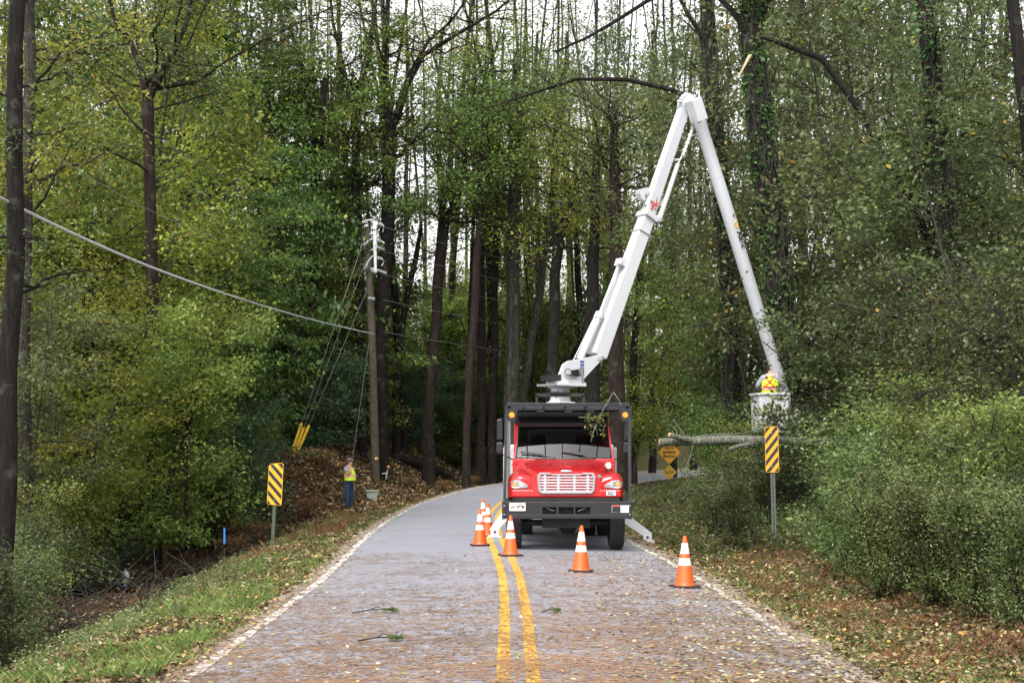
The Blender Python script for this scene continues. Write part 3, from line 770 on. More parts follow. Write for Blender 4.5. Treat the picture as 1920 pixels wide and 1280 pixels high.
# cab
mb = MB()
mb.hull([(-.90,2.15,2.42),(.90,2.15,2.42),(.93,3.55,2.42),(-.93,3.55,2.42),(-.83,2.30,2.53),(.83,2.30,2.53),(.86,3.45,2.53),(-.86,3.45,2.53)])
for s in (-1, 1):
    mb.hull([(s*.985,1.70,1.70),(s*.945,1.70,1.70),(s*.945,1.84,1.70),(s*.985,1.84,1.70),(s*.90,2.16,2.44),(s*.865,2.16,2.44),(s*.865,2.26,2.44),(s*.90,2.26,2.44)])
    mb.box((s*.97, 2.68, 1.30), (.07, 1.76, .85)); mb.box((s*.945, 3.42, 2.07), (.06, .26, .74)); mb.box((s*.97, 1.76, 1.35), (.065, .12, .7))
mb.box((0, 3.53, 1.45), (1.86, .05, 1.15)); mb.box((0, 2.6, .90), (1.9, 1.9, .06)); mb.box((0, 1.73, 1.66), (1.9, .08, .11))
cab = tb(mb, 'cab', 'red', bevel=.015)
for s in (-1, 1):
    mb = MB(); mb.hull([(s*.965,1.90,1.73),(s*.955,1.90,1.73),(s*.965,3.28,1.73),(s*.965,3.28,1.73),(s*.90,2.26,2.42),(s*.89,2.26,2.42),(s*.925,3.28,2.42),(s*.925,3.28,2.42)]); tb(mb, 'side_window', 'glass', cab)
    mb = MB(); mb.box((s*1.012, 3.05, 1.58), (.02, .16, .035)); tb(mb, 'door_handle', 'black', cab)
mb = MB(); mb.add([(-.935,1.735,1.735),(-.45,1.70,1.725),(0,1.69,1.72),(.45,1.70,1.725),(.935,1.735,1.735),(.865,2.19,2.41),(.42,2.15,2.43),(0,2.14,2.435),(-.42,2.15,2.43),(-.865,2.19,2.41)], [(0,1,8,9),(1,2,7,8),(2,3,6,7),(3,4,5,6)])
ws = tb(mb, 'windshield', 'glass', smooth=True)
mb = MB(); mb.hull([(-.88,2.04,2.34),(.88,2.04,2.34),(.88,2.16,2.42),(-.88,2.16,2.42),(-.88,1.98,2.42),(.88,1.98,2.42),(.88,2.2,2.55),(-.88,2.2,2.55)]); tb(mb, 'header_shade_strip', 'dark', bevel=.01)  # dark strip added in place of the shade on the cab header below the guard
mb = MB()
pth = [(-.94,1.725,1.73),(0,1.675,1.705),(.94,1.725,1.73),(.87,2.18,2.42),(0,2.13,2.45),(-.87,2.18,2.42),(-.94,1.725,1.73)]
mb.tube(pth, .02, 6); tb(mb, 'windshield_seal', 'black', ws)
for s, x in ((1, -.72), (1, .08)):
    mb = MB(); mb.tube([(x+.55, 1.66, 1.735), (x+.30, 1.70, 1.79), (x, 1.735, 1.825)], .011, 6); mb.tube([(x-.12, 1.745, 1.845), (x+.30, 1.71, 1.80)], .014, 5); tb(mb, 'wiper', 'black', ws)
mb = MB(); mb.box((0, 1.98, 1.66), (1.78, .42, .12)); tb(mb, 'dashboard', 'dark', cab, bevel=.03)
for s in (-1, 1):
    mb = MB(); mb.box((s*.47, 2.95, 1.55), (.5, .14, .85)); mb.box((s*.47, 2.93, 2.08), (.28, .1, .22)); mb.box((s*.47, 2.7, 1.2), (.5, .5, .18)); tb(mb, 'seat', 'dark', cab, bevel=.05)
mb = MB(); a = np.arange(17)*2*np.pi/16; mb.tube(np.stack([.47+.2*np.cos(a), 2.25+.08*np.sin(a), 1.78+.18*np.sin(a)], 1), .014, 6, False); tb(mb, 'steering_wheel', 'dark', cab)
mb = MB(); mb.box((0, 3.50, 2.2), (1.4, .012, .36)); tb(mb, 'rear_window', 'glass', cab)

# side mirrors on arms
for s in (-1, 1):
    xx = 1.255 if s < 0 else 1.22
    mb = MB(); mb.box((s*xx, 1.45, 2.28), (.12, .10, .42)); mb.box((s*xx, 1.45, 1.93), (.14, .11, .22)); mir = tb(mb, 'side_mirror', 'black', bevel=.03)
    mb = MB(); mb.tube([(s*xx, 1.47, 2.50), (s*1.05, 1.6, 2.50), (s*.90, 2.1, 2.38)], .012, 6); mb.tube([(s*xx, 1.47, 1.82), (s*1.08, 1.6, 1.74), (s*.97, 1.8, 1.68)], .012, 6); mb.tube([(s*xx, 1.48, 1.80), (s*xx, 1.48, 2.5)], .012, 6); tb(mb, 'mirror_bracket', 'black', mir)
    mb = MB(); mb.box((s*xx, 1.398, 2.28), (.10, .006, .34)); tb(mb, 'mirror_housing', 'dark', mir)

# protective guard over the cab
for s, xb, xt in ((-1, -1.155, -1.12), (1, 1.165, 1.17)):
    mb = MB(); mb.hull([(xb-.027,-.01,.72),(xb+.027,-.01,.72),(xb+.027,.05,.72),(xb-.027,.05,.72),(xt-.027,.17,2.70),(xt+.027,.17,2.70),(xt+.027,.23,2.70),(xt-.027,.23,2.70)]); tb(mb, 'guard_post', 'black')
mb = MB()
mb.box((.03, 2.63, 2.725), (2.26, 2.04, .035)); mb.box((.03, .18, 2.73), (2.30, .07, .075))
for s in (-1, 1): mb.box((.03+s*1.10, 1.9, 2.70), (.07, 3.5, .09))
for y in (1.59, 2.5, 3.1): mb.box((.03, y, 2.69), (2.2, .05, .06))
guard = tb(mb, 'cab_guard', 'black', bevel=.006)
for s, x in ((-1, -1.02), (1, 1.09)):
    mb = MB(); mb.prism([(x-s*-.12, .16, 2.70), (x-s*.13, .16, 2.70), (x-s*.06, .16, 2.42), (x+s*.06, .16, 2.42), (x+s*.12, .16, 2.48)][::1], (0, .02, 0)); tb(mb, 'gusset', 'black', guard)
    mb = MB(); mb.cyl((x, .147, 2.535), (x, .12, 2.535), .055, .045, n=20); tb(mb, 'marker_light', 'amber_lens', guard, smooth=True)
mb = MB()
for y in (2.2,): 
    for x in (-.45, .1, .55): mb.box((x, y, 2.655), (.14, .03, .02))
tb(mb, 'dome_light', 'decal_white', guard)
mb = MB()   # mesh panel hanging behind the front edge: thin verticals seen in the windshield
for x in np.linspace(-.8, .8, 5): mb.box((x, .9, 2.71), (.022, 1.4, .03))
tb(mb, 'guard_bars', 'black', guard)
mb = MB(); mb.box((0, 3.78, 2.3), (1.75, .04, .86)); mb.box((.02, 3.75, 1.5), (1.6, .04, .8))
tb(mb, 'headboard', 'black')
# rail on top of the guard
mb = MB(); mb.box((-.01, 3.7, 3.03), (1.02, .06, .07))
for s in (-1, 1): mb.box((-.01+s*.49, 3.7, 2.88), (.05, .06, .28))
mb.box((-.02, 3.65, 3.08), (.42, .12, .04)); tb(mb, 'boom_rest', 'black')
for x, y, z in ((-1.16,3.2,3.02),(-.72,3.4,2.95),(1.17,3.3,3.05)):
    mb = MB(); mb.cyl((x, y, 2.72), (x, y, z), .008, n=6); tb(mb, 'antenna', 'black', guard)
# perforated support post behind the mirror
mb = MB(); mb.box((-1.09, 1.9, 1.75), (.085, .06, 1.75)); sp = tb(mb, 'perforated_post', 'grey')
mb = MB()
for k in range(34): mb.cyl((-1.09, 1.865, .92+k*.05), (-1.09, 1.872, .92+k*.05), .012, n=6)
tb(mb, 'post_holes', 'dark', sp)

# chassis, body
mb = MB()
for s in (-1, 1): mb.box((s*.42, 4.4, .82), (.09, 8.6, .26))
mb.box((0, .62, .60), (.9, .5, .34)); mb.box((0, 3.0, .85), (1.3, 1.2, .3))
mb.cyl((-.95, .95, .50), (.95, .95, .50), .06); mb.cyl((-1.0, 5.75, .52), (1.0, 5.75, .52), .09); mb.ball((0, 5.7, .50), .24, 12); mb.ball((.05, 1.0, .48), .20, 12)
for s in (-1, 1): mb.box((s*1.0, .95, .93), (.28, 1.1, .05))
for s in (-1, 1): mb.box((s*.85, 3.3, .70), (.42, 1.1, .42))
tb(mb, 'chassis', 'dark')
mb = MB(); mb.box((0, 6.5, 1.15), (2.36, 4.6, .14)); 
for s in (-1, 1): mb.box((s*1.02, 6.9, 1.6), (.34, 3.6, .8)); mb.box((s*1.02, 4.35, 1.55), (.36, .55, .78))
tb(mb, 'service_body', 'white', bevel=.02)
mb = MB(); mb.box((0, 4.9, .42), (1.3, .08, .06)); mb.tube([(.42, 3.6, .62), (.42, 3.62, .42), (.42, 3.62, .34)], [.02,.03,.055], 8); tb(mb, 'tool_bar', 'steel')
def wheel(x, y, w=.28, r_=.5):
    s = 1 if x > 0 else -1
    pr = [(r_-.13, -w/2+.01), (r_-.05, -w/2), (r_-.01, -w/2+.03), (r_, -w/4), (r_, w/4), (r_-.01, w/2-.03), (r_-.05, w/2), (r_-.13, w/2-.01)]
    a = np.arange(36)*2*np.pi/36; V = []; F = []
    for rr, t in pr: V += [(x+t, y+rr*math.cos(q), r_+rr*math.sin(q)) for q in a]
    k_ = len(pr)
    for k in range(k_-1):
        for i in range(36): j = (i+1) % 36; F.append((k*36+i, k*36+j, (k+1)*36+j, (k+1)*36+i))
    mb = MB(); mb.add(V, F)
    for k in range(36):
        for t in (-.09, -.03, .03, .09):
            q = k*2*math.pi/36+(t > 0)*.05; mb.box((x+t, y+(r_+.004)*math.cos(q), r_+(r_+.004)*math.sin(q)), (.035, .02, .06), Matrix.Rotation(q, 3, 'X'))
    o = tb(mb, 'wheel', 'rubber', smooth=True, sharp=30)
    mb = MB(); mb.cyl((x-s*.06, y, r_), (x+s*.02, y, r_), r_-.125, n=28); mb.cyl((x+s*.0, y, r_), (x+s*.10, y, r_), .14, .12, n=20)
    tb(mb, 'rim', 'grey', o, smooth=True)
for s in (-1, 1): wheel(s*.97, .98)
for s in (-1, 1): wheel(s*.70, 5.75, .27); wheel(s*1.01, 5.75, .27)

# outriggers
def outrig(x0, z0_, x1, fz, y, s):
    mb = MB(); d = np.array((x1-x0, 0, fz+.14-z0_)); ln = np.linalg.norm(d); d /= ln; up = np.array((-d[2], 0, d[0])); up *= np.sign(up[2])
    a = np.array((x0, y, z0_)); b_ = np.array((x1, y, fz+.14)); w = .105
    mb.prism([a+up*w, b_+up*w*.9+d*.04, b_-up*w*.6+d*.02, a-up*w], (0, .16, 0)); o = tb(mb, 'outrigger', 'white', bevel=.01)
    mb = MB(); c = (x1-s*.02, y, fz+.10); mb.box((c[0], y, fz+.02), (.30, .24, .045)); mb.box((c[0], y-.09, fz+.09), (.18, .02, .13)); mb.box((c[0], y+.09, fz+.09), (.18, .02, .13)); tb(mb, 'outrigger_foot', 'white', o, bevel=.006)
    mb = MB(); mb.cyl((c[0], y-.115, fz+.12), (c[0], y+.115, fz+.12), .025); tb(mb, 'pin', 'dark', o)
yo = 4.3
outrig(-1.10, .56, -1.40, rd(TX-1.40, TY+yo)-.03+.01, yo, -1); outrig(1.12, .62, 1.88, gz1(TX+1.88, TY+yo)-.03+.02, yo, 1)
mb = MB(); mb.box((0, yo, .68), (2.3, .22, .24)); tb(mb, 'outrigger_housing', 'white')

# a leafy twig caught on the guard
t = thing('snagged_twig', 'leafy green twig caught on the black guard above the windshield', 'twig', P(1128, 770, 28.7))
mb = MB(); q = QB(); A_ = P(1128, 770, 28.7)
for pth in ([(1150,735),(1130,770),(1118,795),(1120,815)], [(1150,735),(1162,752),(1165,762)], [(1085,782),(1105,783),(1128,785)], [(1118,795),(1112,812),(1108,828)]):
    pp = np.array([P(x, y, 28.62) for x, y in pth])-A_; mb.tube(pp, np.linspace(.012, .005, len(pp)), 5)
mb.build('stem', M['bark_lichen'], t)
C = np.array([P(1095+40*r.random(), 776+14*r.random()+(30*r.random() if r.random() < .4 else 0), 28.6+.1*r.random()) for _ in range(90)])-A_; leaves(q, C, .07, r, .5, .3); q.build('leaves', LM['mid'], t)

# ---- turret and booms; the boom plane turns about 31 degrees away to the right
AZ = R(31); BD = np.array((math.cos(AZ), math.sin(AZ), 0)); BN = np.array((math.sin(AZ), -math.cos(AZ), 0))
TC = np.array((TX+.02, TY+4.6, 0))
def bp(px, py, off=0):
    """the point of the boom plane (shifted by off along its normal) seen at a pixel"""
    k = (px-960)/FPX; o = TC+BN*off
    u = (k*o[1]-o[0])/(BD[0]-k*BD[1]); p = o+BD*u; p[2] = EYE+(840-py)/FPX*p[1]; return p-T0
c = TC-T0
mb = MB(); mb.hull([c+v for v in ((-.38,-.38,2.0),(.38,-.38,2.0),(.38,.38,2.0),(-.38,.38,2.0),(-.31,-.31,2.93),(.31,-.31,2.93),(.31,.31,2.93),(-.31,.31,2.93))]); mb.box(c+(0,0,2.88), (.66,.66,.05))
tb(mb, 'pedestal', 'white', bevel=.01)
mb = MB(); mb.lathe([(.26,2.92),(.22,3.0),(.205,3.10),(.205,3.22),(.20,3.24),(.27,3.25),(.27,3.31),(.30,3.32),(.30,3.38),(.1,3.39)], 28, c); tw = tb(mb, 'turntable', 'white', smooth=True)
mb = MB()
for x in (-.09, .06): mb.tube([c+(x,-.19,3.03), c+(x,-.21,3.12), c+(x+.03,-.20,3.17), c+(x+.06,-.19,3.12)], .018, 6)
tb(mb, 'hydraulic_hoses', 'dark', tw)
tp = [(1047,716),(1049,703),(1057,682),(1066,676),(1086,673),(1127,664),(1129,674),(1117,686),(1084,722)]
mb = MB()
mb.prism([bp(x, y, .20) for x, y in tp], BN*.03); mb.prism([bp(x-3, y+1, -.20) for x, y in tp], BN*.03)
mb.prism([bp(x, y, 0) for x, y in [(1046,712),(1078,712),(1080,721),(1046,719)]], BN*.5)
mb.prism([bp(x, y, 0) for x, y in [(1051,712),(1055,700),(1078,696),(1090,704),(1082,719)]], BN*.38)
tur = tb(mb, 'turret', 'white', bevel=.006)
mb = MB(); mb.prism([bp(x, y, .10) for x, y in [(1024,719),(1080,719),(1080,725),(1026,723)]], BN*.8); tb(mb, 'turret_deck', 'white', tur)
mb = MB(); mb.prism([bp(x, y, .1) for x, y in [(1020,703),(1045,702),(1045,714),(1021,714)]], BN*.30); tb(mb, 'valve_box', 'dark', tur)
mb = MB(); mb.cyl(bp(1065,697,.24), bp(1065,697,.36), .055, .075, n=18); mb.prism([bp(x, y, .27) for x, y in [(1072,694),(1083,692),(1084,706),(1070,704),(1075,700)]], BN*.12); tb(mb, 'work_light', 'black', tur)
mb = MB(); mb.cyl(bp(1065,697,.361), bp(1065,697,.366), .06, n=18); tb(mb, 'lamp_glass', 'steel', tur)
mb = MB(); mb.prism([bp(x, y, .219) for x, y in [(1088,676),(1095,676),(1095,680),(1088,680)]], BN*.004); mb.prism([bp(x, y, .219) for x, y in [(1088,682),(1095,682),(1095,686),(1088,686)]], BN*.004); tb(mb, 'blue_decal', 'decal_blue', tur)
mb = MB(); mb.prism([bp(x, y, .219) for x, y in [(1087,688),(1095,688),(1095,704),(1087,704)]], BN*.004); d_ = tb(mb, 'dark_decal', 'decal_black', tur)
mb = MB()
for k in range(4): mb.prism([bp(x, y, .223) for x, y in [(1088,690+k*3.4),(1094,690+k*3.4),(1094,691+k*3.4),(1088,691+k*3.4)]], BN*.003)
tb(mb, 'decal_print', 'decal_white', d_)
mb = MB(); mb.prism([bp(x, y, 0) for x, y in [(1078,704),(1082,703),(1084,719),(1081,719)]], BN*.5); mb.cyl(bp(1123,671,-.24), bp(1123,671,.24), .045, n=16); tb(mb, 'hinge_pin', 'steel', tur)

def beam(mb, p0, p1, w0, h0, w1, h1):
    p0, p1 = np.array(p0), np.array(p1); d = (p1-p0)/np.linalg.norm(p1-p0); up = np.cross(d, BN); up /= np.linalg.norm(up)
    q = []
    for p, w, h in ((p0, w0, h0), (p1, w1, h1)):
        q += [p-BN*w/2-up*h/2, p+BN*w/2-up*h/2, p+BN*w/2+up*h/2, p-BN*w/2+up*h/2]
    mb.hull([q[0], q[1], q[2], q[3], q[4], q[5], q[6], q[7]]); return up
mb = MB(); b0 = bp(1119, 668); bm_ = bp(1212, 410); b1 = bp(1281, 207)
beam(mb, b0, bm_, .32, .34, .28, .28)
lower = tb(mb, 'lower_boom', 'white', bevel=.015)
mb = MB(); up = beam(mb, bp(1209, 418), b1, .22, .27, .20, .22); tb(mb, 'boom_extension', 'fibre', lower, bevel=.012)
mb = MB(); beam(mb, bp(1212, 411), bp(1216, 402), .42, .36, .42, .36); beam(mb, bp(1226,417), bp(1231,405), .40, .08, .40, .08)
cl = tb(mb, 'boom_clamp', 'white', bevel=.01)
mb = MB(); mb.prism([bp(x, y, .02) for x, y in [(1195,356),(1212,352),(1215,362),(1206,366),(1206,378),(1200,374),(1196,364)]], BN*.16); tb(mb, 'boom_saddle', 'white', lower, bevel=.004)
mb = MB(); mb.tube([bp(1281,206,.05), bp(1250,285,.05)], .018, 8); mb.tube([bp(1250,285,.05), bp(1212,385,.05)], .05, 10); tb(mb, 'leveling_rod', 'white', lower, smooth=True)
# lift cylinder
mb = MB(); mb.tube([bp(1087,674), bp(1124,590)], .085, 14); mb.tube([bp(1120.5,597), bp(1125,587)], .10, 14); mb.tube([bp(1124,590), bp(1162,492)], .035, 10); lc = tb(mb, 'lift_cylinder', 'white', smooth=True)
mb = MB(); mb.cyl(bp(1162,490,-.12), bp(1162,490,.12), .06, n=14); mb.tube([bp(1075,676,.1), bp(1112,600,.1), bp(1117,590,.05)], .014, 6); tb(mb, 'cylinder_hose', 'white', lc, smooth=True); mb = MB(); mb.prism([bp(x, y, 0) for x, y in [(1156,497),(1160,484),(1170,486),(1168,500)]], BN*.2); tb(mb, 'cylinder_mount', 'white', lc)
# seams with rivets
for a_, b__ in (((1207,431),(1205,436)),((1199,453),(1197,458))):
    pass
mb = MB(); beam(mb, bp(1203,437), bp(1202.5,438.5), .335, .335, .335, .335); tb(mb, 'seam', 'steel', lower)
# elbow
ec = bp(1291, 197)
mb = MB(); mb.cyl(ec-BN*.16, ec+BN*.10, .20, n=28); mb.cyl(ec+BN*.10, ec+BN*.20, .17, .13, n=28); mb.ball(ec+BN*.20, .125, 18); elb = tb(mb, 'elbow', 'fibre', smooth=True)
mb = MB()
for k in range(9):
    a = R(30+k*17); u_ = BD*math.cos(a)+np.array((0,0,1))*math.sin(a); mb.box(ec+u_*.235-BN*.02, (.07,.10,.05), Matrix.Rotation(-a, 3, 'Y'))
tb(mb, 'elbow_chain', 'fibre', elb, bevel=.008)
# knuckle linkage
mb = MB(); mb.tube([bp(1236,412,.05), bp(1271,308,.05)], [.062,.056], 12); mb.tube([bp(1271,308,.05), bp(1281,288,.05)], .02, 8); kc = tb(mb, 'elbow_cylinder', 'white', smooth=True)
mb = MB(); ps = [bp(1281+ (1302-1281)*k/8, 290-(290-232)*k/8, .08) for k in range(9)]
for k, p in enumerate(ps): mb.ball(p, .05 if k % 2 else .04, 8, (1.1, .8, 1.1)); 
mb.tube(ps, .028, 6); tb(mb, 'link_chain', 'white', kc, smooth=True)
mb = MB(); mb.tube([bp(1256,300,.0), bp(1274,300,.05)], .028, 8); tb(mb, 'link_strut', 'white', kc, smooth=True)
mb = MB()
for k in range(26):
    p = bp(1226+r.normal()*3.2, 382+r.normal()*6, .118); q_ = p+np.array((r.normal()*.08, 0, r.normal()*.09)); mb.tube([p, (p+q_)/2+r.normal(size=3)*.02, q_+BN*.01], .006, 4)
tb(mb, 'red_cord', 'decal_red', lower)
# upper boom, on the camera side of the elbow
OF = .30
u0 = bp(1301, 193, OF); u1 = bp(1474, 752, OF)
def up_at(t): return u0+(u1-u0)*t
mb = MB(); ts = [0, .03, .07, .075, .24, .245, .55, .9, 1.0]; rs = [.15, .155, .155, .14, .145, .148, .15, .135, .12]
mb.tube([up_at(t) for t in ts], rs, 24); upper = tb(mb, 'upper_boom', 'fibre', smooth=True, sharp=60)
mb = MB(); beam(mb, up_at(-.012), up_at(.062), .31, .29, .31, .29); tb(mb, 'boom_end_cap', 'white', upper, bevel=.03)
mb = MB()
for tt, rr in ((.243,.1475),(.80,.146)):
    d_ = (u1-u0)/np.linalg.norm(u1-u0); ax = np.cross(d_, BN); c_ = up_at(tt)
    for k in range(22):
        a = k*2*math.pi/22; mb.ball(c_+(BN*math.cos(a)+ax*math.sin(a))*rr, .008, 6)
tb(mb, 'rivets', 'grey', upper)
# lettering wraps the side of the boom, reading down
d_ = (u1-u0)/np.linalg.norm(u1-u0)
ax = np.cross(BN, d_); ax /= np.linalg.norm(ax); ax = ax*np.sign(ax[0])
nrm = (BN*.99+ax*.12); nrm /= np.linalg.norm(nrm); xax = d_; yax = np.cross(nrm, xax)
Mx = Matrix(((xax[0], yax[0], nrm[0]), (xax[1], yax[1], nrm[1]), (xax[2], yax[2], nrm[2])))
pc = up_at(.452)+nrm*.150
tx = text('lettering', 'Altec', .19, tuple(pc), Mx.to_euler(), 'decal_black', upper, bold=.006)
mb = MB(); pl = up_at(.405)+nrm*.151
for q_ in ([(-.12,.06),(-.05,.03),(-.06,-.05),(-.10,-.02)], [(-.04,.06),(.05,.04),(.06,-.05),(-.02,-.04)], [(-.09,-.045),(.0,-.06),(.05,-.075),(-.07,-.075)]):
    mb.prism([pl+xax*a_+yax*b_ for a_, b_ in q_], nrm*.006)
tb(mb, 'logo', 'logo_gold', upper)
# bucket and its mount
bc = bp(1443, 775, .25)
BZ = R(8)
def bk(v): 
    x, y, z = v; c_, s_ = math.cos(BZ), math.sin(BZ); return bc+np.array((x*c_-y*s_, x*s_+y*c_, z))
w, h = .33, .44
mb = MB(); o8 = [(-w,-w,-h),(w,-w,-h),(w,w,-h),(-w,w,-h),(-w-.02,-w-.02,h),(w+.02,-w-.02,h),(w+.02,w+.02,h),(-w-.02,w+.02,h)]
i8 = [(x*.92, y*.92, z+(.05 if z < 0 else 0)) for x, y, z in o8]
V = [bk(v) for v in o8+i8]
mb.add(V, [(0,3,2,1),(0,1,5,4),(1,2,6,5),(2,3,7,6),(3,0,4,7),(8,9,10,11),(8,12,13,9),(9,13,14,10),(10,14,15,11),(11,15,12,8),(4,5,13,12),(5,6,14,13),(6,7,15,14),(7,4,12,15)])
bucket = tb(mb, 'bucket', 'white', bevel=.02)
mb = MB(); rp = [(-w-.03,-w-.03),(w+.03,-w-.03),(w+.03,w+.03),(-w-.03,w+.03)]
for k in range(4):
    a_, b_ = rp[k], rp[(k+1) % 4]; mb.tube([bk((*a_, h)), bk((*b_, h))], .03, 6)
tb(mb, 'bucket_rim', 'white', bucket)
mb = MB(); mb.hull([bp(x, y, o) for x, y, o in [(1462,790,.45),(1484,800,.45),(1482,812,.2),(1460,812,.2),(1468,772,.45),(1486,775,.45),(1486,775,.2),(1468,772,.2)]]); mb.ball(bp(1473,789,.45), .11, 16); mb.tube([bp(1475,752,OF), bp(1474,789,.40)], [.10,.09], 12)
mount = tb(mb, 'bucket_mount', 'white', smooth=True)
mb = MB(); mb.hull([bp(x, y, o) for x, y, o in [(1480,802,.40),(1502,794,.40),(1502,794,.1),(1480,802,.1),(1484,776,.40),(1496,765,.40),(1496,765,.1),(1484,776,.1)]]); tb(mb, 'control_box', 'white', mount, bevel=.01)
mb = MB(); mb.box(bk((.12, -w-.05, -.22)), (.34, .10, .14), Matrix.Rotation(R(20), 3, 'Y')); tb(mb, 'bucket_step', 'white', bucket, bevel=.02)
BUCKET = bk((0, 0, -h+.14))+T0

# ------------------------------------------------------------------ people
def skin(name, V, E, Rr, mat, parent, roots=(0,), sub=1):
    me = bpy.data.meshes.new(name); me.from_pydata([tuple(v) for v in V], E, []); me.update()
    o = bpy.data.objects.new(name, me); COL.objects.link(o); o.parent = parent
    md = o.modifiers.new('skin', 'SKIN'); md.use_smooth_shade = True
    sv = me.skin_vertices[0].data
    for i, r_ in enumerate(Rr):
        sv[i].radius = r_ if isinstance(r_, tuple) else (r_, r_)
        sv[i].use_root = i in roots
    s_ = o.modifiers.new('sub', 'SUBSURF'); s_.levels = s_.render_levels = sub
    me.materials.append(mat); return o

class Skel:
    def __init__(s): s.V = []; s.E = []; s.R = []; s.roots = []
    def chain(s, pts, rad, start=None, root=False):
        prev = start
        for p, r_ in zip(pts, rad):
            s.V.append(tuple(p)); s.R.append(r_); i = len(s.V)-1
            if prev is not None: s.E.append((prev, i))
            elif root or start is None: s.roots.append(i)
            prev = i
        return prev
    def build(s, name, mat, parent, sub=1): return skin(name, s.V, s.E, s.R, mat, parent, tuple(s.roots), sub)

def hand(sk, wrist_i, w, d, side_v, curl_v, curl=.6):
    """palm and five fingers at wrist position w, pointing along d; thumb towards side_v; fingers curl towards curl_v"""
    w, d, sv, cv = [np.array(q, float) for q in (w, d, side_v, curl_v)]
    p1 = w+d*.05; p2 = w+d*.09
    k = sk.chain([p1, p2], [(.030,.020), (.034,.018)], wrist_i)
    for j, (off, L) in enumerate(((.030,.072),(.010,.080),(-.011,.074),(-.030,.058))):
        a = p2+sv*off-d*.01; b_ = a+d*L*.5; e1 = b_+(d*(1-curl)+cv*curl)*L*.35; e2 = e1+(d*(1-curl*1.4)+cv*curl*1.3)*L*.28
        sk.chain([a, b_, e1, e2], [.0095,.009,.0085,.0075], None, True)
    a = p1+sv*.022; sk.chain([a, a+sv*.03+d*.025, a+sv*.035+d*.06+cv*.01], [.012,.011,.009], None, True)

def oval(c, s_, f_, a, b_, z, n=20):
    t = np.arange(n)*2*np.pi/n
    return [tuple(np.array(c)+np.array(s_)*a*math.cos(q)+np.array(f_)*b_*math.sin(q)+np.array((0,0,z))) for q in t]
def ring_loft(rings):
    n = len(rings[0]); V = [v for q in rings for v in q]; F = []
    for k in range(len(rings)-1):
        for i in range(n): j = (i+1) % n; F.append((k*n+i, k*n+j, (k+1)*n+j, (k+1)*n+i))
    return V, F

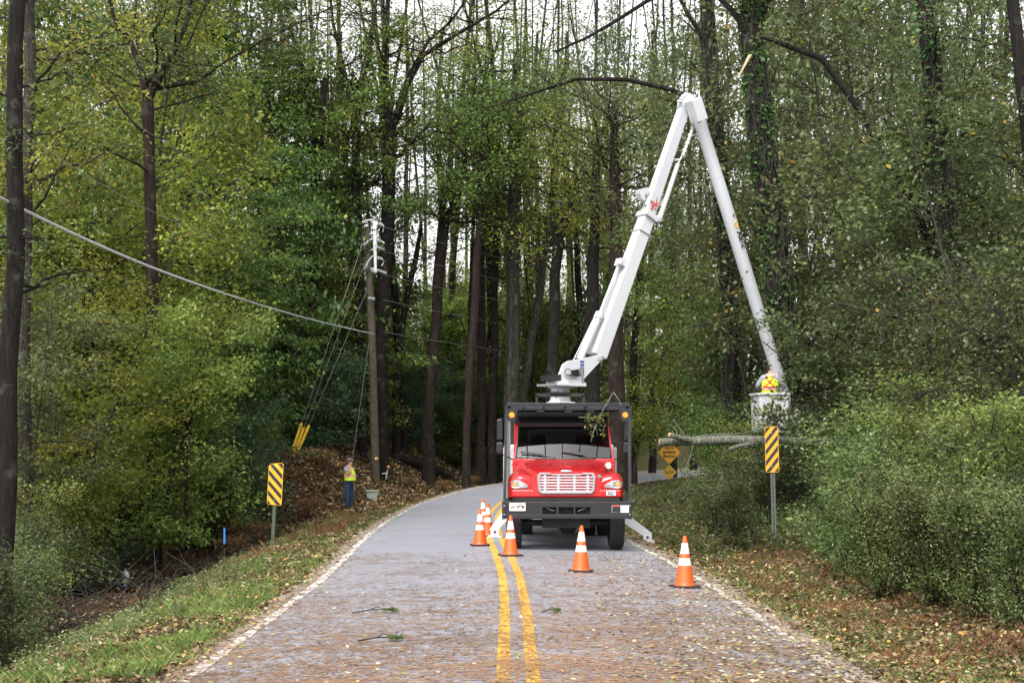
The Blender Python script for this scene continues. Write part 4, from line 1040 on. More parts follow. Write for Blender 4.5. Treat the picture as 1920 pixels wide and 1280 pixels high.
def worker_standing(base):
    t = thing('person', 'worker in lime vest, jeans and cap holding a hand to his face by the road', 'person', base)
    f = np.array((.88, -.47, 0)); s = np.array((-.47, -.88, 0)); z = np.array((0, 0, 1.))
    O = lambda x, y, h: s*x+f*y+z*h       # x to his right, y forward
    sk = Skel()
    e = sk.chain([O(0,0,.93), O(0,.01,1.10), O(0,0,1.28), O(0,-.01,1.42), O(0,.0,1.50), O(0,.02,1.56), O(0,.03,1.63), O(0,.025,1.71)],
                 [.13,.135,.135,.11,.055,.062,.082,.07])
    for sg in (1, -1):
        k = sk.chain([O(sg*.095,0,.88), O(sg*.11,.03,.50), O(sg*.11,-.01,.09), O(sg*.12,.06,.04), O(sg*.125,.14,.03)], [.088,.062,.042,.04,.028], 0)
    wr = O(.12,.145,1.50)
    k = sk.chain([O(.17,-.01,1.41), O(.215,.10,1.20), O(.20,.18,1.30), wr], [.060,.048,.042,.030], 3)
    dr = (O(.085,.115,1.60)-wr); dr /= np.linalg.norm(dr); hand(sk, k, wr, dr, f*.8+z*.2, -s, .7)
    wl = O(-.27,.02,.88)
    k = sk.chain([O(-.17,-.01,1.41), O(-.25,-.03,1.14), O(-.265,.0,1.0), wl], [.060,.046,.038,.028], 3)
    hand(sk, k, wl, np.array((0,0,-1.)), f, s, .3)
    sk.build('body', M['skin'], t, 2)
    mb = MB()
    hc = O(0,.03,1.645)
    mb.ball(hc+f*.088-z*.012, .018, 8, (1.1,1.1,1.5))
    for sg in (1, -1): mb.ball(hc+s*sg*.082-z*.01, .024, 8, (.7,.7,1.3))
    mb.build('ears_and_nose', M['skin'], t, smooth=True)
    mb = MB()
    for sg in (1, -1): mb.ball(hc+f*.076+s*sg*.030+z*.018, .010, 8)
    mb.tube([hc+f*.080-s*.02-z*.048, hc+f*.086-z*.05, hc+f*.080+s*.02-z*.048], .004, 5); mb.build('eyes_and_mouth', M['hair'], t)
    mb = MB(); mb.add(*ring_loft([oval(hc-f*.02, s, f, .086, .082, h_) for h_ in (-.04, 0, .04)])); mb.build('hair', M['hair'], t, smooth=True)
    # cap with a bill
    V, F = ring_loft([oval(hc, s, f, a, b_, h_) for a, b_, h_ in ((.092,.102,.035),(.094,.104,.06),(.085,.092,.10),(.055,.06,.125),(.01,.01,.13))])
    mb = MB(); mb.add(V, F); cp = mb.build('cap', M['cap'], t, smooth=True)
    mb = MB(); mb.hull([hc+f*.07-s*.075+z*.035, hc+f*.17-s*.05+z*.03, hc+f*.17+s*.05+z*.03, hc+f*.07+s*.075+z*.035, hc+f*.07-s*.075+z*.048, hc+f*.17-s*.05+z*.040, hc+f*.17+s*.05+z*.040, hc+f*.07+s*.075+z*.048]); mb.build('bill', M['cap'], cp, bevel=.004)
    # clothes
    sk = Skel(); sk.chain([O(0,0,1.0), O(0,0,.93)], [.155,.155])
    for sg in (1, -1): sk.chain([O(sg*.10,0,.84), O(sg*.11,.02,.50), O(sg*.11,0,.14), O(sg*.11,.0,.06)], [.112,.092,.082,.086], 1)
    sk.build('jeans', M['denim'], t, 2)
    for sg in (1, -1):
        mb = MB(); mb.ball(O(sg*.118,.05,.045), .06, 12, (1,1,.7)); mb.ball(O(sg*.125,.13,.035), .05, 12, (1.1,1.1,.6)); mb.build('shoe', M['shoe'], t, smooth=True)
    sk = Skel(); sk.chain([O(0,0,1.02), O(0,.02,1.12), O(0,0,1.28), O(0,-.01,1.40), O(0,-.005,1.49)], [.15,.155,.15,.12,.075])
    sk.chain([O(.175,-.01,1.41), O(.215,.07,1.27)], [.085,.075], 3); sk.chain([O(-.175,-.01,1.41), O(-.235,-.02,1.25)], [.085,.075], 3)
    sk.build('shirt', M['shirt'], t, 2)
    prof = [(.215,.200,1.01,.05),(.215,.205,1.10,.05),(.205,.195,1.20,.035),(.195,.165,1.32,.01),(.180,.130,1.42,-.01),(.11,.09,1.485,-.01)]
    def vring(h, gr=0): 
        a = np.interp(h, [p[2] for p in prof], [p[0] for p in prof])+gr; b_ = np.interp(h, [p[2] for p in prof], [p[1] for p in prof])+gr; o = np.interp(h, [p[2] for p in prof], [p[3] for p in prof])
        return oval(f*o, s, f, a, b_, h, 32)
    V, F = ring_loft([vring(h) for h in (1.0,1.05,1.1,1.15,1.2,1.26,1.32,1.38,1.42,1.46,1.485)])
    mb = MB(); mb.add(V, F); vest = mb.build('safety_vest', M['vest'], t, smooth=True)
    for h0, h1, m_, g in ((1.115,1.135,'vest_orange',.004),(1.135,1.175,'vest_silver',.005),(1.175,1.195,'vest_orange',.004)):
        V, F = ring_loft([vring(h0, g), vring(h1, g)]); mb = MB(); mb.add(V, F); mb.build('vest_band', M[m_], vest, smooth=True)
    for sg in (.095, -.095):
        for w_, m_, g in ((.042,'vest_orange',.006),(.018,'vest_silver',.009)):
            mb = MB(); pts = []
            for h in np.linspace(1.2, 1.47, 9):
                a = np.interp(h, [p[2] for p in prof], [p[0] for p in prof]); b_ = np.interp(h, [p[2] for p in prof], [p[1] for p in prof]); o = np.interp(h, [p[2] for p in prof], [p[3] for p in prof])
                y = b_*math.sqrt(max(.05, 1-(sg/a)**2)); pts.append(f*(o+y+g)+s*sg+z*h)
            V = [p+s*k_*w_/2 for p in pts for k_ in (-1, 1)]; mb.add(V, [(2*k, 2*k+1, 2*k+3, 2*k+2) for k in range(8)]); mb.build('vest_stripe', M[m_], vest, recalc=False)
    V, F = ring_loft([oval(f*.01, s, f, .168, .163, h, 24) for h in (.965, 1.01)]); mb = MB(); mb.add(V, F); mb.box(O(.17,.05,.96), (.07,.07,.11)); mb.box(O(.02,-.17,.97), (.1,.06,.09)); mb.build('tool_belt', M['belt'], t)
    mb = MB()
    for k in range(4): mb.tube([O(.172,-.06+k*.035,.90-.01*k), O(.18,-.05+k*.035,.83-.015*k)], .008, 5)
    mb.build('key_clips', M['steel'], t)
    mb = MB(); mb.box(O(.092,.08,1.60), (.02,.045,.11), Matrix.Rotation(.3, 3, 'Y')); mb.build('phone', M['belt'], t, bevel=.004)
    return t
worker_standing((*P(654, 968, 52.7)[:2], gz1(P(654,968,52.7)[0], 52.7)))

def worker_bucket(base):
    """seen from behind, leaning forward inside the bucket, only the upper body above the rim"""
    t = thing('person', 'worker in lime vest with red harness standing in the raised bucket, back turned', 'person', base)
    f = np.array((.25, .97, 0)); s = np.array((.97, -.25, 0)); z = np.array((0, 0, 1.))
    O = lambda x, y, h: s*x+f*y+z*h
    sk = Skel()
    sk.chain([O(0,-.05,.90), O(0,-.04,1.02), O(0,0,1.15), O(0,.03,1.26), O(.0,.08,1.32), O(0,.13,1.36), O(0,.18,1.40), O(0,.20,1.46)], [.12,.13,.13,.11,.055,.062,.08,.066])
    for sg in (1, -1): sk.chain([O(sg*.09,-.04,.84), O(sg*.10,.0,.46), O(sg*.10,-.04,.08), O(sg*.11,.06,.03)], [.085,.06,.042,.03], 0)
    for sg in (1, -1):
        w_ = O(sg*.25,.30,1.0)
        k = sk.chain([O(sg*.17,.02,1.23), O(sg*.30,.04,1.04), O(sg*.30,.18,.98), w_], [.06,.046,.038,.028], 3)
        hand(sk, k, w_, f, -s*sg, -z, .7)
    sk.build('body', M['skin'], t, 2)
    hc = O(0,.19,1.43); mb = MB(); mb.ball(hc+f*.085-z*.02, .016, 8)
    for sg in (1, -1): mb.ball(hc+s*sg*.08, .022, 8, (.7,.7,1.3))
    mb.build('ears_and_nose', M['skin'], t, smooth=True)
    mb = MB()
    for sg in (1, -1): mb.ball(hc+f*.075+s*sg*.030+z*.018, .010, 8)
    mb.tube([hc+f*.08-s*.02-z*.05, hc+f*.08+s*.02-z*.05], .004, 5); mb.build('eyes_and_mouth', M['hair'], t)
    mb = MB(); mb.ball(hc-f*.01+z*.02, .095, 14, (1,1,.9)); mb.build('hair', M['hair'], t, smooth=True)
    sk = Skel(); sk.chain([O(0,-.05,.95), O(0,-.05,.90)], [.14,.145])
    for sg in (1, -1): sk.chain([O(sg*.10,-.04,.82), O(sg*.10,.0,.46), O(sg*.10,-.04,.10)], [.10,.085,.08], 1)
    sk.build('jeans', M['denim'], t, 1)
    sk = Skel(); sk.chain([O(0,-.04,.98), O(0,-.02,1.10), O(0,.02,1.22), O(0,.06,1.30)], [.14,.145,.13,.075])
    for sg in (1, -1): sk.chain([O(sg*.18,.02,1.22), O(sg*.30,.04,1.05), O(sg*.30,.17,.99), O(sg*.26,.26,.99)], [.08,.062,.052,.042], 2)
    sk.build('shirt', M['shirt'], t, 2)
    prof = [(.90,.20,.17,-.05),(1.0,.20,.17,-.05),(1.1,.195,.17,-.03),(1.2,.195,.15,.02),(1.27,.17,.125,.05),(1.32,.10,.08,.07)]
    def ring(h, g=0): 
        a, b_, o = [np.interp(h, [p[0] for p in prof], [p[k] for p in prof]) for k in (1,2,3)]; return oval(f*o, s, f, a+g, b_+g, h, 32)
    V, F = ring_loft([ring(h) for h in (.88,.95,1.02,1.1,1.16,1.22,1.27,1.30,1.32)]); mb = MB(); mb.add(V, F); vest = mb.build('safety_vest', M['vest'], t, smooth=True)
    for h0, h1, m_, g in ((.93,.95,'vest_orange',.004),(.95,.98,'vest_silver',.005),(.98,1.0,'vest_orange',.004)):
        V, F = ring_loft([ring(h0, g), ring(h1, g)]); mb = MB(); mb.add(V, F); mb.build('vest_band', M[m_], vest, smooth=True)
    def back(x, h, g=.012):
        a, b_, o = [np.interp(h, [p[0] for p in prof], [p[k] for p in prof]) for k in (1,2,3)]
        return f*(o-b_*math.sqrt(max(.05, 1-(x/a)**2))-g)+s*x+z*h
    mb = MB()
    for sg in (1, -1): mb.tube([back(sg*.12,1.28), back(sg*.07,1.20), back(0,1.12), back(-sg*.06,1.06), back(-sg*.13,1.0)], .014, 6)
    mb.tube([back(-.15,1.02), back(0,1.0,.02), back(.15,1.02)], .022, 6); mb.box(back(0,1.12,.02), (.06,.02,.07)); mb.build('harness', M['harness_red'], t)
    return t
worker_bucket(BUCKET+np.array((.02, 0, -.10)))

# ------------------------------------------------------------------ cones
def make_cone(loc, rz, label):
    t = thing('traffic_cone', label, 'traffic cone', loc, 'orange traffic cones set out round the truck', rz)
    mb = MB(); w = .185; c = .05
    o8 = [(-w+c,-w),(w-c,-w),(w,-w+c),(w,w-c),(w-c,w),(-w+c,w),(-w,w-c),(-w,-w+c)]
    mb.prism([(x, y, .0165) for x, y in o8], (0,0,.027)); mb.build('base', M['rubber'], t, bevel=.005)
    mb = MB(); mb.lathe([(.150,.030),(.148,.038),(.136,.048),(.128,.07),(.026,.70),(.022,.708),(.016,.71)], 32); b_ = mb.build('cone_body', M['orange'], t, smooth=True, sharp=50)
    rr = lambda z: .128+(.026-.128)*(z-.07)/.63+.0025
    for z0_, z1_ in ((.305,.405),(.465,.615)):
        mb = MB(); mb.lathe([(rr(z0_)-.003,z0_),(rr(z0_),z0_+.001),(rr(z1_),z1_-.001),(rr(z1_)-.003,z1_)], 32); mb.build('reflective_collar', M['reflective'], t, smooth=True, sharp=50)
    return t
cones = [(1284,21.5,.3,'traffic cone nearest the camera, at the right edge of the road'),
 (1089,23.9,-.1,'traffic cone standing alone in the right lane in front of the truck'),
 (957,27.3,.5,'traffic cone on the yellow lines below the licence plate of the truck'),
 (900,30.2,.1,'largest of the three cones grouped beside the left outrigger'),
 (914.5,33.5,.2,'traffic cone right beside the left outrigger foot'),
 (906,36.6,.0,'farthest traffic cone, behind the two others by the left outrigger')]
c0 = None
for px, Y, rz, lab in cones:
    x = (px-960)/FPX*Y; loc = (x, Y, rd(x, Y)+.004)
    if c0 is None: c0 = make_cone(loc, rz, lab)
    else:
        c = copy_tree(c0); c.location = loc; c.rotation_euler = (R(1.2*(px % 3-1)), R(1*(px % 2)), rz); c['label'] = lab

# ------------------------------------------------------------------ signs
def clip(poly, w, h):
    for ax_, sg, lim in ((0,1,w),(0,-1,w),(1,1,h),(1,-1,h)):
        out = []
        for k in range(len(poly)):
            a, b_ = poly[k], poly[(k+1) % len(poly)]; ia, ib = sg*a[ax_] <= lim, sg*b_[ax_] <= lim
            if ia: out.append(a)
            if ia != ib:
                t_ = (sg*lim-a[ax_])/(b_[ax_]-a[ax_])/sg if False else (lim*sg-a[ax_])/(b_[ax_]-a[ax_]); out.append((a[0]+t_*(b_[0]-a[0]), a[1]+t_*(b_[1]-a[1])))
        poly = out
        if not poly: return []
    return poly
def rrect(w, h, r_, n=4):
    out = []
    for cx_, cz_, a0 in ((w-r_,h-r_,0),(-w+r_,h-r_,90),(-w+r_,-h+r_,180),(w-r_,-h+r_,270)):
        for k in range(n+1): a = R(a0+90*k/n); out.append((cx_+r_*math.cos(a), cz_+r_*math.sin(a)))
    return out
def marker(label, px, Y, ytop, ybot, w, dirn, mat, post, rz, tilt, curl=False, flat=0):
    x = (px-960)/FPX*Y; zt = EYE+(840-ytop)/FPX*Y; zb = EYE+(840-ybot)/FPX*Y; h = (zt-zb)/2; g = gz1(x, Y)
    t = thing('striped_marker_sign', label, 'road sign', (x, Y, g), None, rz); t.rotation_euler = (0, R(tilt), rz)
    zc = (zt+zb)/2-g; w /= 2
    def bend(v):
        if not curl: return v
        x_, y_, z_ = v; k = max(0, (z_-zc)/h-.80)/.2; l = max(0, (.3-x_/w)/1.3); return (x_, y_+.10*k*l, z_-.035*k*l)
    def cut(poly):
        if not curl: return [poly]
        out = []; cw, ch = w/2, h/10
        for i_ in range(-2, 2):
            for j_ in range(-10, 10):
                ox, oz = (i_+.5)*cw, (j_+.5)*ch
                q_ = clip([(a-ox, b_-oz) for a, b_ in poly], cw/2, ch/2)
                if len(q_) >= 3: out.append([(a+ox, b_+oz) for a, b_ in q_])
        return out
    def panel(poly, y0, y1):
        if curl:
            mb = MB()
            for q_ in cut(poly):
                n = len(q_); mb.add([bend((a, y0, zc+b_)) for a, b_ in q_]+[bend((a, y1, zc+b_)) for a, b_ in q_], [tuple(range(n)), tuple(range(n, 2*n))[::-1]])
            return mb
        # fine horizontal slices so that the curled corner can bend
        mb = MB(); V = [bend((a, y0, zc+b_)) for a, b_ in poly]+[bend((a, y1, zc+b_)) for a, b_ in poly]; n = len(poly)
        mb.add(V, [tuple(range(n)), tuple(range(n, 2*n))[::-1]]+[(i, n+i, n+(i+1) % n, (i+1) % n) for i in range(n)]); return mb
    top = panel(rrect(w, h, .03), 0, .006); p = top.build('panel', M[mat], t)
    mb = MB(); ins = .92; W_, H_ = w*.93, h*.975; pitch = .215; bw = pitch*.44; k = -8
    n_ = 0
    while k < 9:
        c_ = k*pitch+.04; sl = dirn
        poly = [(-1, c_-sl), (1, c_+sl), (1, c_+sl+bw*1.414*.75), (-1, c_-sl+bw*1.414*.75)]
        q_ = clip(poly, W_, H_)
        if len(q_) >= 3:
            for q2 in cut(q_):
                V = [bend((a, -.004, zc+b_)) for a, b_ in q2]; mb.add(V, [tuple(range(len(q2)))])
        k += 1
    mb.build('black_stripes', M['decal_black'], p, recalc=False)
    panel(rrect(w, h, .03), .0065, .0095).build('sign_back', M['sign_back'], p)
    mb = MB()
    L_ = zt-g-.05 if not curl else zt-g-.14
    if post == 'post_green': mb.box((.0, .035, (L_-.3)/2), (.07, .045, L_+.3))
    else: mb.box((-.0, .035, (L_-.3)/2), (.012, .04, L_+.3)); mb.box((-.03, .02, (L_-.3)/2), (.03, .006, L_+.3)); mb.box((.03, .02, (L_-.3)/2), (.03, .006, L_+.3))
    mb.build('post', M[post], t)
    mb = MB(); [mb.cyl((0, -.012, zc+q_), (0, .05, zc+q_), .012, n=8) for q_ in (-h*.75, h*.72 if not curl else h*.3)]; mb.build('bolt', M['steel'], t)
    return t
marker('black and yellow striped marker with a curled top corner on the left verge', 510, 33, 867, 946, .33, -1, 'sign_yellow', 'post_green', R(-12), 3, True)
marker('amber and black striped marker sign on a steel post below the bucket', 1452, 31, 799, 885, .27, 1.25, 'sign_amber', 'post_steel', R(-18), -1.5)

x = (1255-960)/FPX*70; g = gz1(x, 70)
t = thing('warning_sign', 'pair of weathered yellow diamond signs beyond the bend under the hanging log', 'road sign', (x, 70, g), None, R(8))
def diamond(c, rr_, mat, name, th=.006):
    mb = MB(); o_ = [(rr_*.96,0),(.04*rr_,.94*rr_),(-.04*rr_,.94*rr_),(-rr_*.96,0),(-.04*rr_,-.94*rr_),(.04*rr_,-.94*rr_)]
    mb.prism([(a, 0, c+b_) for a, b_ in o_], (0, th, 0)); return mb.build(name, M[mat], t)
zc1 = EYE-(848-840)/FPX*70-g; zc2 = EYE-(885-840)/FPX*70-g
big = diamond(zc1, .55, 'sign_amber', 'diamond_panel'); sm = diamond(zc2, .36, 'sign_old', 'lower_panel')
for k, s_ in enumerate(('TRUCKS', 'ENTERING', 'HIGHWAY')): text('lettering', s_, .155, (0, -.008, zc1+.20-.19*k), (R(90),0,0), 'decal_black', big, sx=.78, bold=.004)
text('lettering', 'SLOW', .17, (0, -.008, zc2), (R(90),0,0), 'dark', sm, sx=.85)
mb = MB(); mb.box((0, .04, (zc1+.4)/2), (.07,.05,zc1+.6)); mb.build('post', M['post_green'], t)

# ------------------------------------------------------------------ pole, wires, guys
PY = 60.0
pb = P(705, 905, PY); gpole = gz1(pb[0], PY); pt = P(689, 421, PY)
pole = thing('utility_pole', 'wooden utility pole with grey switch gear and insulators at its top', 'utility pole', (pb[0], PY, gpole))
O0 = np.array((pb[0], PY, gpole)); A_ = lambda px, py, dy=0: P(px, py, PY+dy)-O0
mb = MB(); mb.tube([A_(705,905)*np.array((1,1,0))+(0,0,-.3), A_(698,640), A_(689,425)], [.17,.15,.12], 14); mb.build('pole', M['pole_wood'], pole, smooth=True)
mb = MB(); mb.hull([A_(700,417)+(-.0,-.35,0), A_(707,417)+(0,-.35,0), A_(706,417)+(0,-.25,0), A_(701,417)+(0,-.25,0), A_(703,513)+(0,-.35,0), A_(708,513)+(0,-.35,0), A_(708,513)+(0,-.25,0), A_(703,513)+(0,-.25,0)])
for y in (440, 470, 505): mb.tube([A_(692, y), A_(704, y)+(0,-.3,0)], .05, 6)
mb.build('switch_bracket', M['cable'], pole, bevel=.01)
def insul(a, b_, parent, n=5):
    a, b_ = np.array(a), np.array(b_); d = b_-a; mb = MB(); mb.tube([a, b_], .022, 8)
    for k in range(n): c_ = a+d*(.2+.7*k/(n-1)); u_ = d/np.linalg.norm(d)*.016; mb.cyl(c_-u_, c_+u_, .075, .04, n=10)
    return mb.build('insulator', M['cable'], parent, smooth=True)
F_ = np.array((0,-.3,0))
for a, b_ in (((688,418),(680,419)),((703,415),(703,408)),((708,421),(718,425)),((690,457),(683,463)),((706,452),(716,454)),((706,464),(722,470)),((690,498),(684,508)),((707,485),(718,487)),((707,507),(726,514)),((692,560),(704,562)),((698,509),(706,511))):
    insul(A_(*a)+F_, A_(*b_)+F_, pole)
for pth in (((681,420),(692,415),(702,414)),((683,463),(690,455),(700,449)),((686,503),(693,490),(701,481)),((716,420),(721,427),(719,437)),((716,454),(722,458)),((717,487),(722,491),(717,500))):
    mb = MB(); mb.tube([A_(*q)+F_ for q in pth], .028, 6); mb.build('jumper', M['cable'], pole, smooth=True)
mb = MB(); mb.box(A_(707,859)+(0,-.16,0), (.11,.01,.09)); mb.build('tag', M['sign_yellow'], pole)
mb = MB(); mb.box(A_(705,859)+(0,-.167,0), (.05,.006,.08)); mb.build('tag_plate', M['decal_white'], pole)
# second, stouter pole close behind
x2 = (717-960)/FPX*61.5; g2 = gz1(x2, 61.5)
t = thing('utility_pole', 'dark plain pole stub standing tight behind the pole with insulators', 'utility pole', (x2, 61.5, g2))
O2 = np.array((x2, 61.5, g2)); mb = MB(); mb.tube([(0,0,-.3), P(716,760,61.5)-O2, P(714,600,61.5)-O2], [.19,.17,.15], 14); mb.build('pole', M['bark_dark'], t, smooth=True)
mb = MB(); mb.tube([P(716,888,61.2)-O2, P(726,886,61.2)-O2, P(727,876,61.2)-O2], .03, 6); mb.tube([P(725,886,61.2)-O2, P(724,898,61.2)-O2], .03, 6); mb.build('conduit', M['white'], t)
mb = MB(); mb.ball(P(728,875,61.1)-O2, .07, 8); mb.build('orange_cap', M['peach'], t)

def wire(label, pts3, rad, mat='wire', name='power_line', group='overhead wires'):
    p = np.array(pts3); mb = MB(); mb.tube(p, rad, 5); o = mb.build(name, M[mat], org=p[0], smooth=True); return tag(o, label, 'wire', group)
def spline2(px_pts, Y0, Y1, n=40):
    """a hanging wire through image points, its distance running from Y0 to Y1 in even steps of 1/Y"""
    q = np.array(px_pts, float); s_ = np.concatenate([[0], np.cumsum(np.linalg.norm(np.diff(q, axis=0), axis=1))]); s_ /= s_[-1]
    c_ = np.polyfit(s_, q[:, 1], min(2, len(q)-1)); t_ = np.linspace(0, 1, n); xs_ = np.interp(t_, s_, q[:, 0]); ys_ = np.polyval(c_, t_)
    inv = 1/Y0+(1/Y1-1/Y0)*t_
    return [P(a, b_, 1/k) for a, b_, k in zip(xs_, ys_, inv)]
wire('bright thick cable sagging from the left edge to the utility pole', spline2([(-60,342),(0,368),(280,497),(560,598),(640,614),(701,622)], 19.5, PY-.2, 60), [.022]*60, 'cable')
# on to the pole beyond the camera
wire('thin upper wire from the top left corner to the utility pole', spline2([(-40,-34),(0,0),(280,240),(475,372),(645,400),(680,419)][:4]+[(640,400),(680,419)], 20, PY-.3, 50), .006)
wire('thin wire crossing from above the forked tree to the pole', spline2([(100,-45),(145,0),(280,140),(475,310),(683,463)], 22, PY-.3, 50), .006)
wire('thin lower left wire ending at the lowest left insulator', spline2([(-40,190),(0,215),(300,400),(450,465),(684,508)], 20, PY-.3, 50), .006)
for k, (y0_, y1_, lb) in enumerate(((425,600,'topmost wire running right from the utility pole'),(471,628,'second wire down running right from the utility pole'),(515,652,'third wire down running right from the utility pole'),(562,690,'fourth wire down running right from the utility pole'),(622,712,'lowest wire running right from the utility pole'))):
    wire(lb, spline2([(718,y0_),(1110,(y0_+y1_)/2+12),(1500,y1_)], PY-.3, 108, 30), .010)
gy0 = P(690, 430, PY)
for k, (bx, by, tx_, ty_, lab) in enumerate(((540,868,688,432,'leftmost of three yellow guy wire guards on the far left slope'),(545,868,689,480,'middle of three yellow guy wire guards on the far left slope'),(549,868,692,535,'rightmost of three yellow guy wire guards on the far left slope'),(653,862,692,640,'lone thin yellow guy wire guard behind the standing worker'))):
    Yb = 57 if k < 3 else 56
    a = P(bx, by, Yb); a[2] = min(a[2], gz1(a[0], a[1])-.02) if k == 3 else a[2]; b_ = P(tx_, ty_, PY)
    f_ = (.165, .165, .205, .14)[k]
    t = thing('guy_wire', lab, 'guy wire', a, 'guy wires of the utility pole')
    c_ = a+(b_-a)*f_
    mb = MB(); mb.tube([c_-a, b_-a], .007, 5); mb.build('wire', M['wire'], t)
    mb = MB(); mb.tube([(c_-a)*.02, c_-a], .052 if k < 3 else .03, 8); mb.build('guard_tube', M['guard_yellow'], t, smooth=True)
    mb = MB(); gg = gz1(a[0], a[1]); mb.tube([(0,0,gg-a[2]-.2 if gg < a[2] else -.3), (0,0,0)], .02, 6); mb.build('anchor_rod', M['steel'], t)
x = (697-960)/FPX*56; g = gz1(x, 56)
t = thing('utility_box', 'pale green utility box at the foot of the utility pole', 'utility box', (x, 56, g), None, R(10))
mb = MB(); mb.hull([(-.17,-.17,-.1),(.17,-.17,-.1),(.17,.17,-.1),(-.17,.17,-.1),(-.2,-.2,.36),(.2,-.2,.36),(.2,.2,.36),(-.2,.2,.36)]); mb.build('cabinet', M['box_green'], t, bevel=.01)
mb = MB(); mb.box((0,0,.385), (.46,.46,.05)); mb.build('lid', M['box_green'], t, bevel=.01)
x = (1197-960)/FPX*82; x = max(x, 0); g = gz1(x, 92)
x = (1197-960)/FPX*92
g = gz1(x, 92); t = thing('mailbox', 'small black mailbox on a wooden post beyond the bend', 'mailbox', (x, 92, g), None, R(20))
mb = MB(); mb.box((0,0,.45), (.12,.12,1.3)); mb.build('post', M['bark_dark'], t)
mb = MB(); mb.box((0,0,1.18), (.22,.5,.14)); a = np.arange(9)*np.pi/8; mb.prism([(.11*math.cos(q), 0, 1.25+.11*math.sin(q)) for q in a], (0,.5,0)); mb.build('box', M['black'], t)
# ditch odds and ends
p = P(236, 1080, 35.4); gzb = wz
t = thing('plastic_bottle', 'white plastic bottle standing at the edge of the ditch water', 'bottle', (p[0], 35.4, gzb-.02))
mb = MB(); mb.lathe([(.075,0),(.085,.02),(.085,.10),(.06,.16),(.03,.19),(.028,.21)], 20); mb.build('body', M['bottle'], t, smooth=True)
mb = MB(); mb.lathe([(.033,.205),(.033,.235),(.02,.24)], 16); mb.build('cap', M['blue'], t, smooth=True)
p = P(421, 1000, 34.5); g = gz1(p[0], 34.5)
t = thing('marker_stake', 'thin blue topped stake in the brush left of the striped marker', 'stake', (p[0], 34.5, g))
mb = MB(); mb.box((0,0,.3), (.03,.03,.75)); mb.build('stake', M['bark_grey'], t); mb = MB(); zt = P(421,990,34.5)[2]-g; mb.box((0,0,max(.6,zt)-.17), (.038,.038,.36)); mb.build('blue_tip', M['blue'], t)

# ------------------------------------------------------------------ trees
r = np.random.default_rng(5)
def grow(r, stems, z0, z1, n_limb, L, subs, clumps, nleaf, sig, flat, size, up=.35, wide=.55, upb=.8, wood=None, lq=None, subr=.010, sides=3, droop=0, limbr=.5):
    """limbs off the stems, side twigs off the limbs, sprays of leaves round the twigs"""
    wood = wood or QB(); lq = lq or QB(); CC = []; CT_ = []; nleaf = nleaf*.55
    cand = []
    for pts, rad in stems:
        pts = np.array(pts, float)
        for a, b_, ra, rb in zip(pts[:-1], pts[1:], rad[:-1], rad[1:]):
            m_ = max(2, int(np.linalg.norm(b_-a)/.25))
            for t_ in np.linspace(0, 1, m_, endpoint=False):
                p = a+(b_-a)*t_
                if z0 <= p[2] <= z1: cand.append((p, ra+(rb-ra)*t_))
    if not cand: return wood, lq
    if 62 <= cand[0][0][1] <= 99: nleaf *= .68
    for i in range(n_limb):
        p, rs = cand[r.integers(len(cand))]
        az = i*2.4+r.normal()*.4; el_ = up+r.normal()*.25
        d = np.array((math.cos(az)*math.cos(el_), math.sin(az)*math.cos(el_), math.sin(el_)))
        Ll = L*(.45+.75*r.random())
        k = np.linspace(0, 1, 6)[:, None]
        path = p+d*Ll*k+np.array((0,0,1.))*(.12-droop)*Ll*k**2+np.cumsum(r.normal(size=(6, 3))*.045*Ll, 0)*(k > 0)
        r0 = min(rs*limbr, .012+Ll*.014)
        wood.tube(path, np.linspace(r0, .008, 6), 5)
        for j in range(subs):
            t_ = .25+.75*(j+r.random())/subs; q_ = t_*5; i0 = min(4, int(q_)); s0 = path[i0]+(path[i0+1]-path[i0])*(q_-i0)
            dd = d*.6+r.normal(size=3)*np.array((.6,.6,.32)); dd /= np.linalg.norm(dd); Ls = Ll*(.22+.3*r.random())*(1.25-t_*.5)
            pp = np.array([s0, s0+dd*Ls*.5+r.normal(size=3)*.06*Ls, s0+dd*Ls+np.array((0,0,-.08-droop*.6))*Ls])
            wood.tube(pp, [subr, subr*.7, subr*.35], sides)
            tone = r.random()
            for c_ in range(clumps):
                w_ = (c_+.6)/clumps; cpt = pp[0]+(pp[2]-pp[0])*w_*1.1; m_ = r.poisson(nleaf)
                C = cpt+r.normal(size=(m_, 3))*sig*np.array((1, 1, flat))
                CC.append(C); CT_.append(np.clip(tone*.55+r.random(m_)*.5-.03, 0, 1)**1.1)
                # one in a few dozen leaves has turned
                CT_[-1][r.random(m_) < .006] = 1
    if CC and nleaf > 0:
        leaves(lq, np.concatenate(CC), size, r, wide, upb, np.concatenate(CT_))
    return wood, lq

def wiggle(pts, r, amp):
    """finer trunk path with slight irregular bends"""
    pts = np.array(pts, float); n = max(6, int(np.linalg.norm(pts[-1]-pts[0])/1.2)); s_ = np.concatenate([[0], np.cumsum(np.linalg.norm(np.diff(pts, axis=0), axis=1))])
    t_ = np.linspace(0, s_[-1], n); q_ = np.stack([np.interp(t_, s_, pts[:, k]) for k in range(3)], 1)
    q_[1:-1] += r.normal(size=(n-2, 3))*amp*np.array((1,1,.2)); return q_, t_/s_[-1]

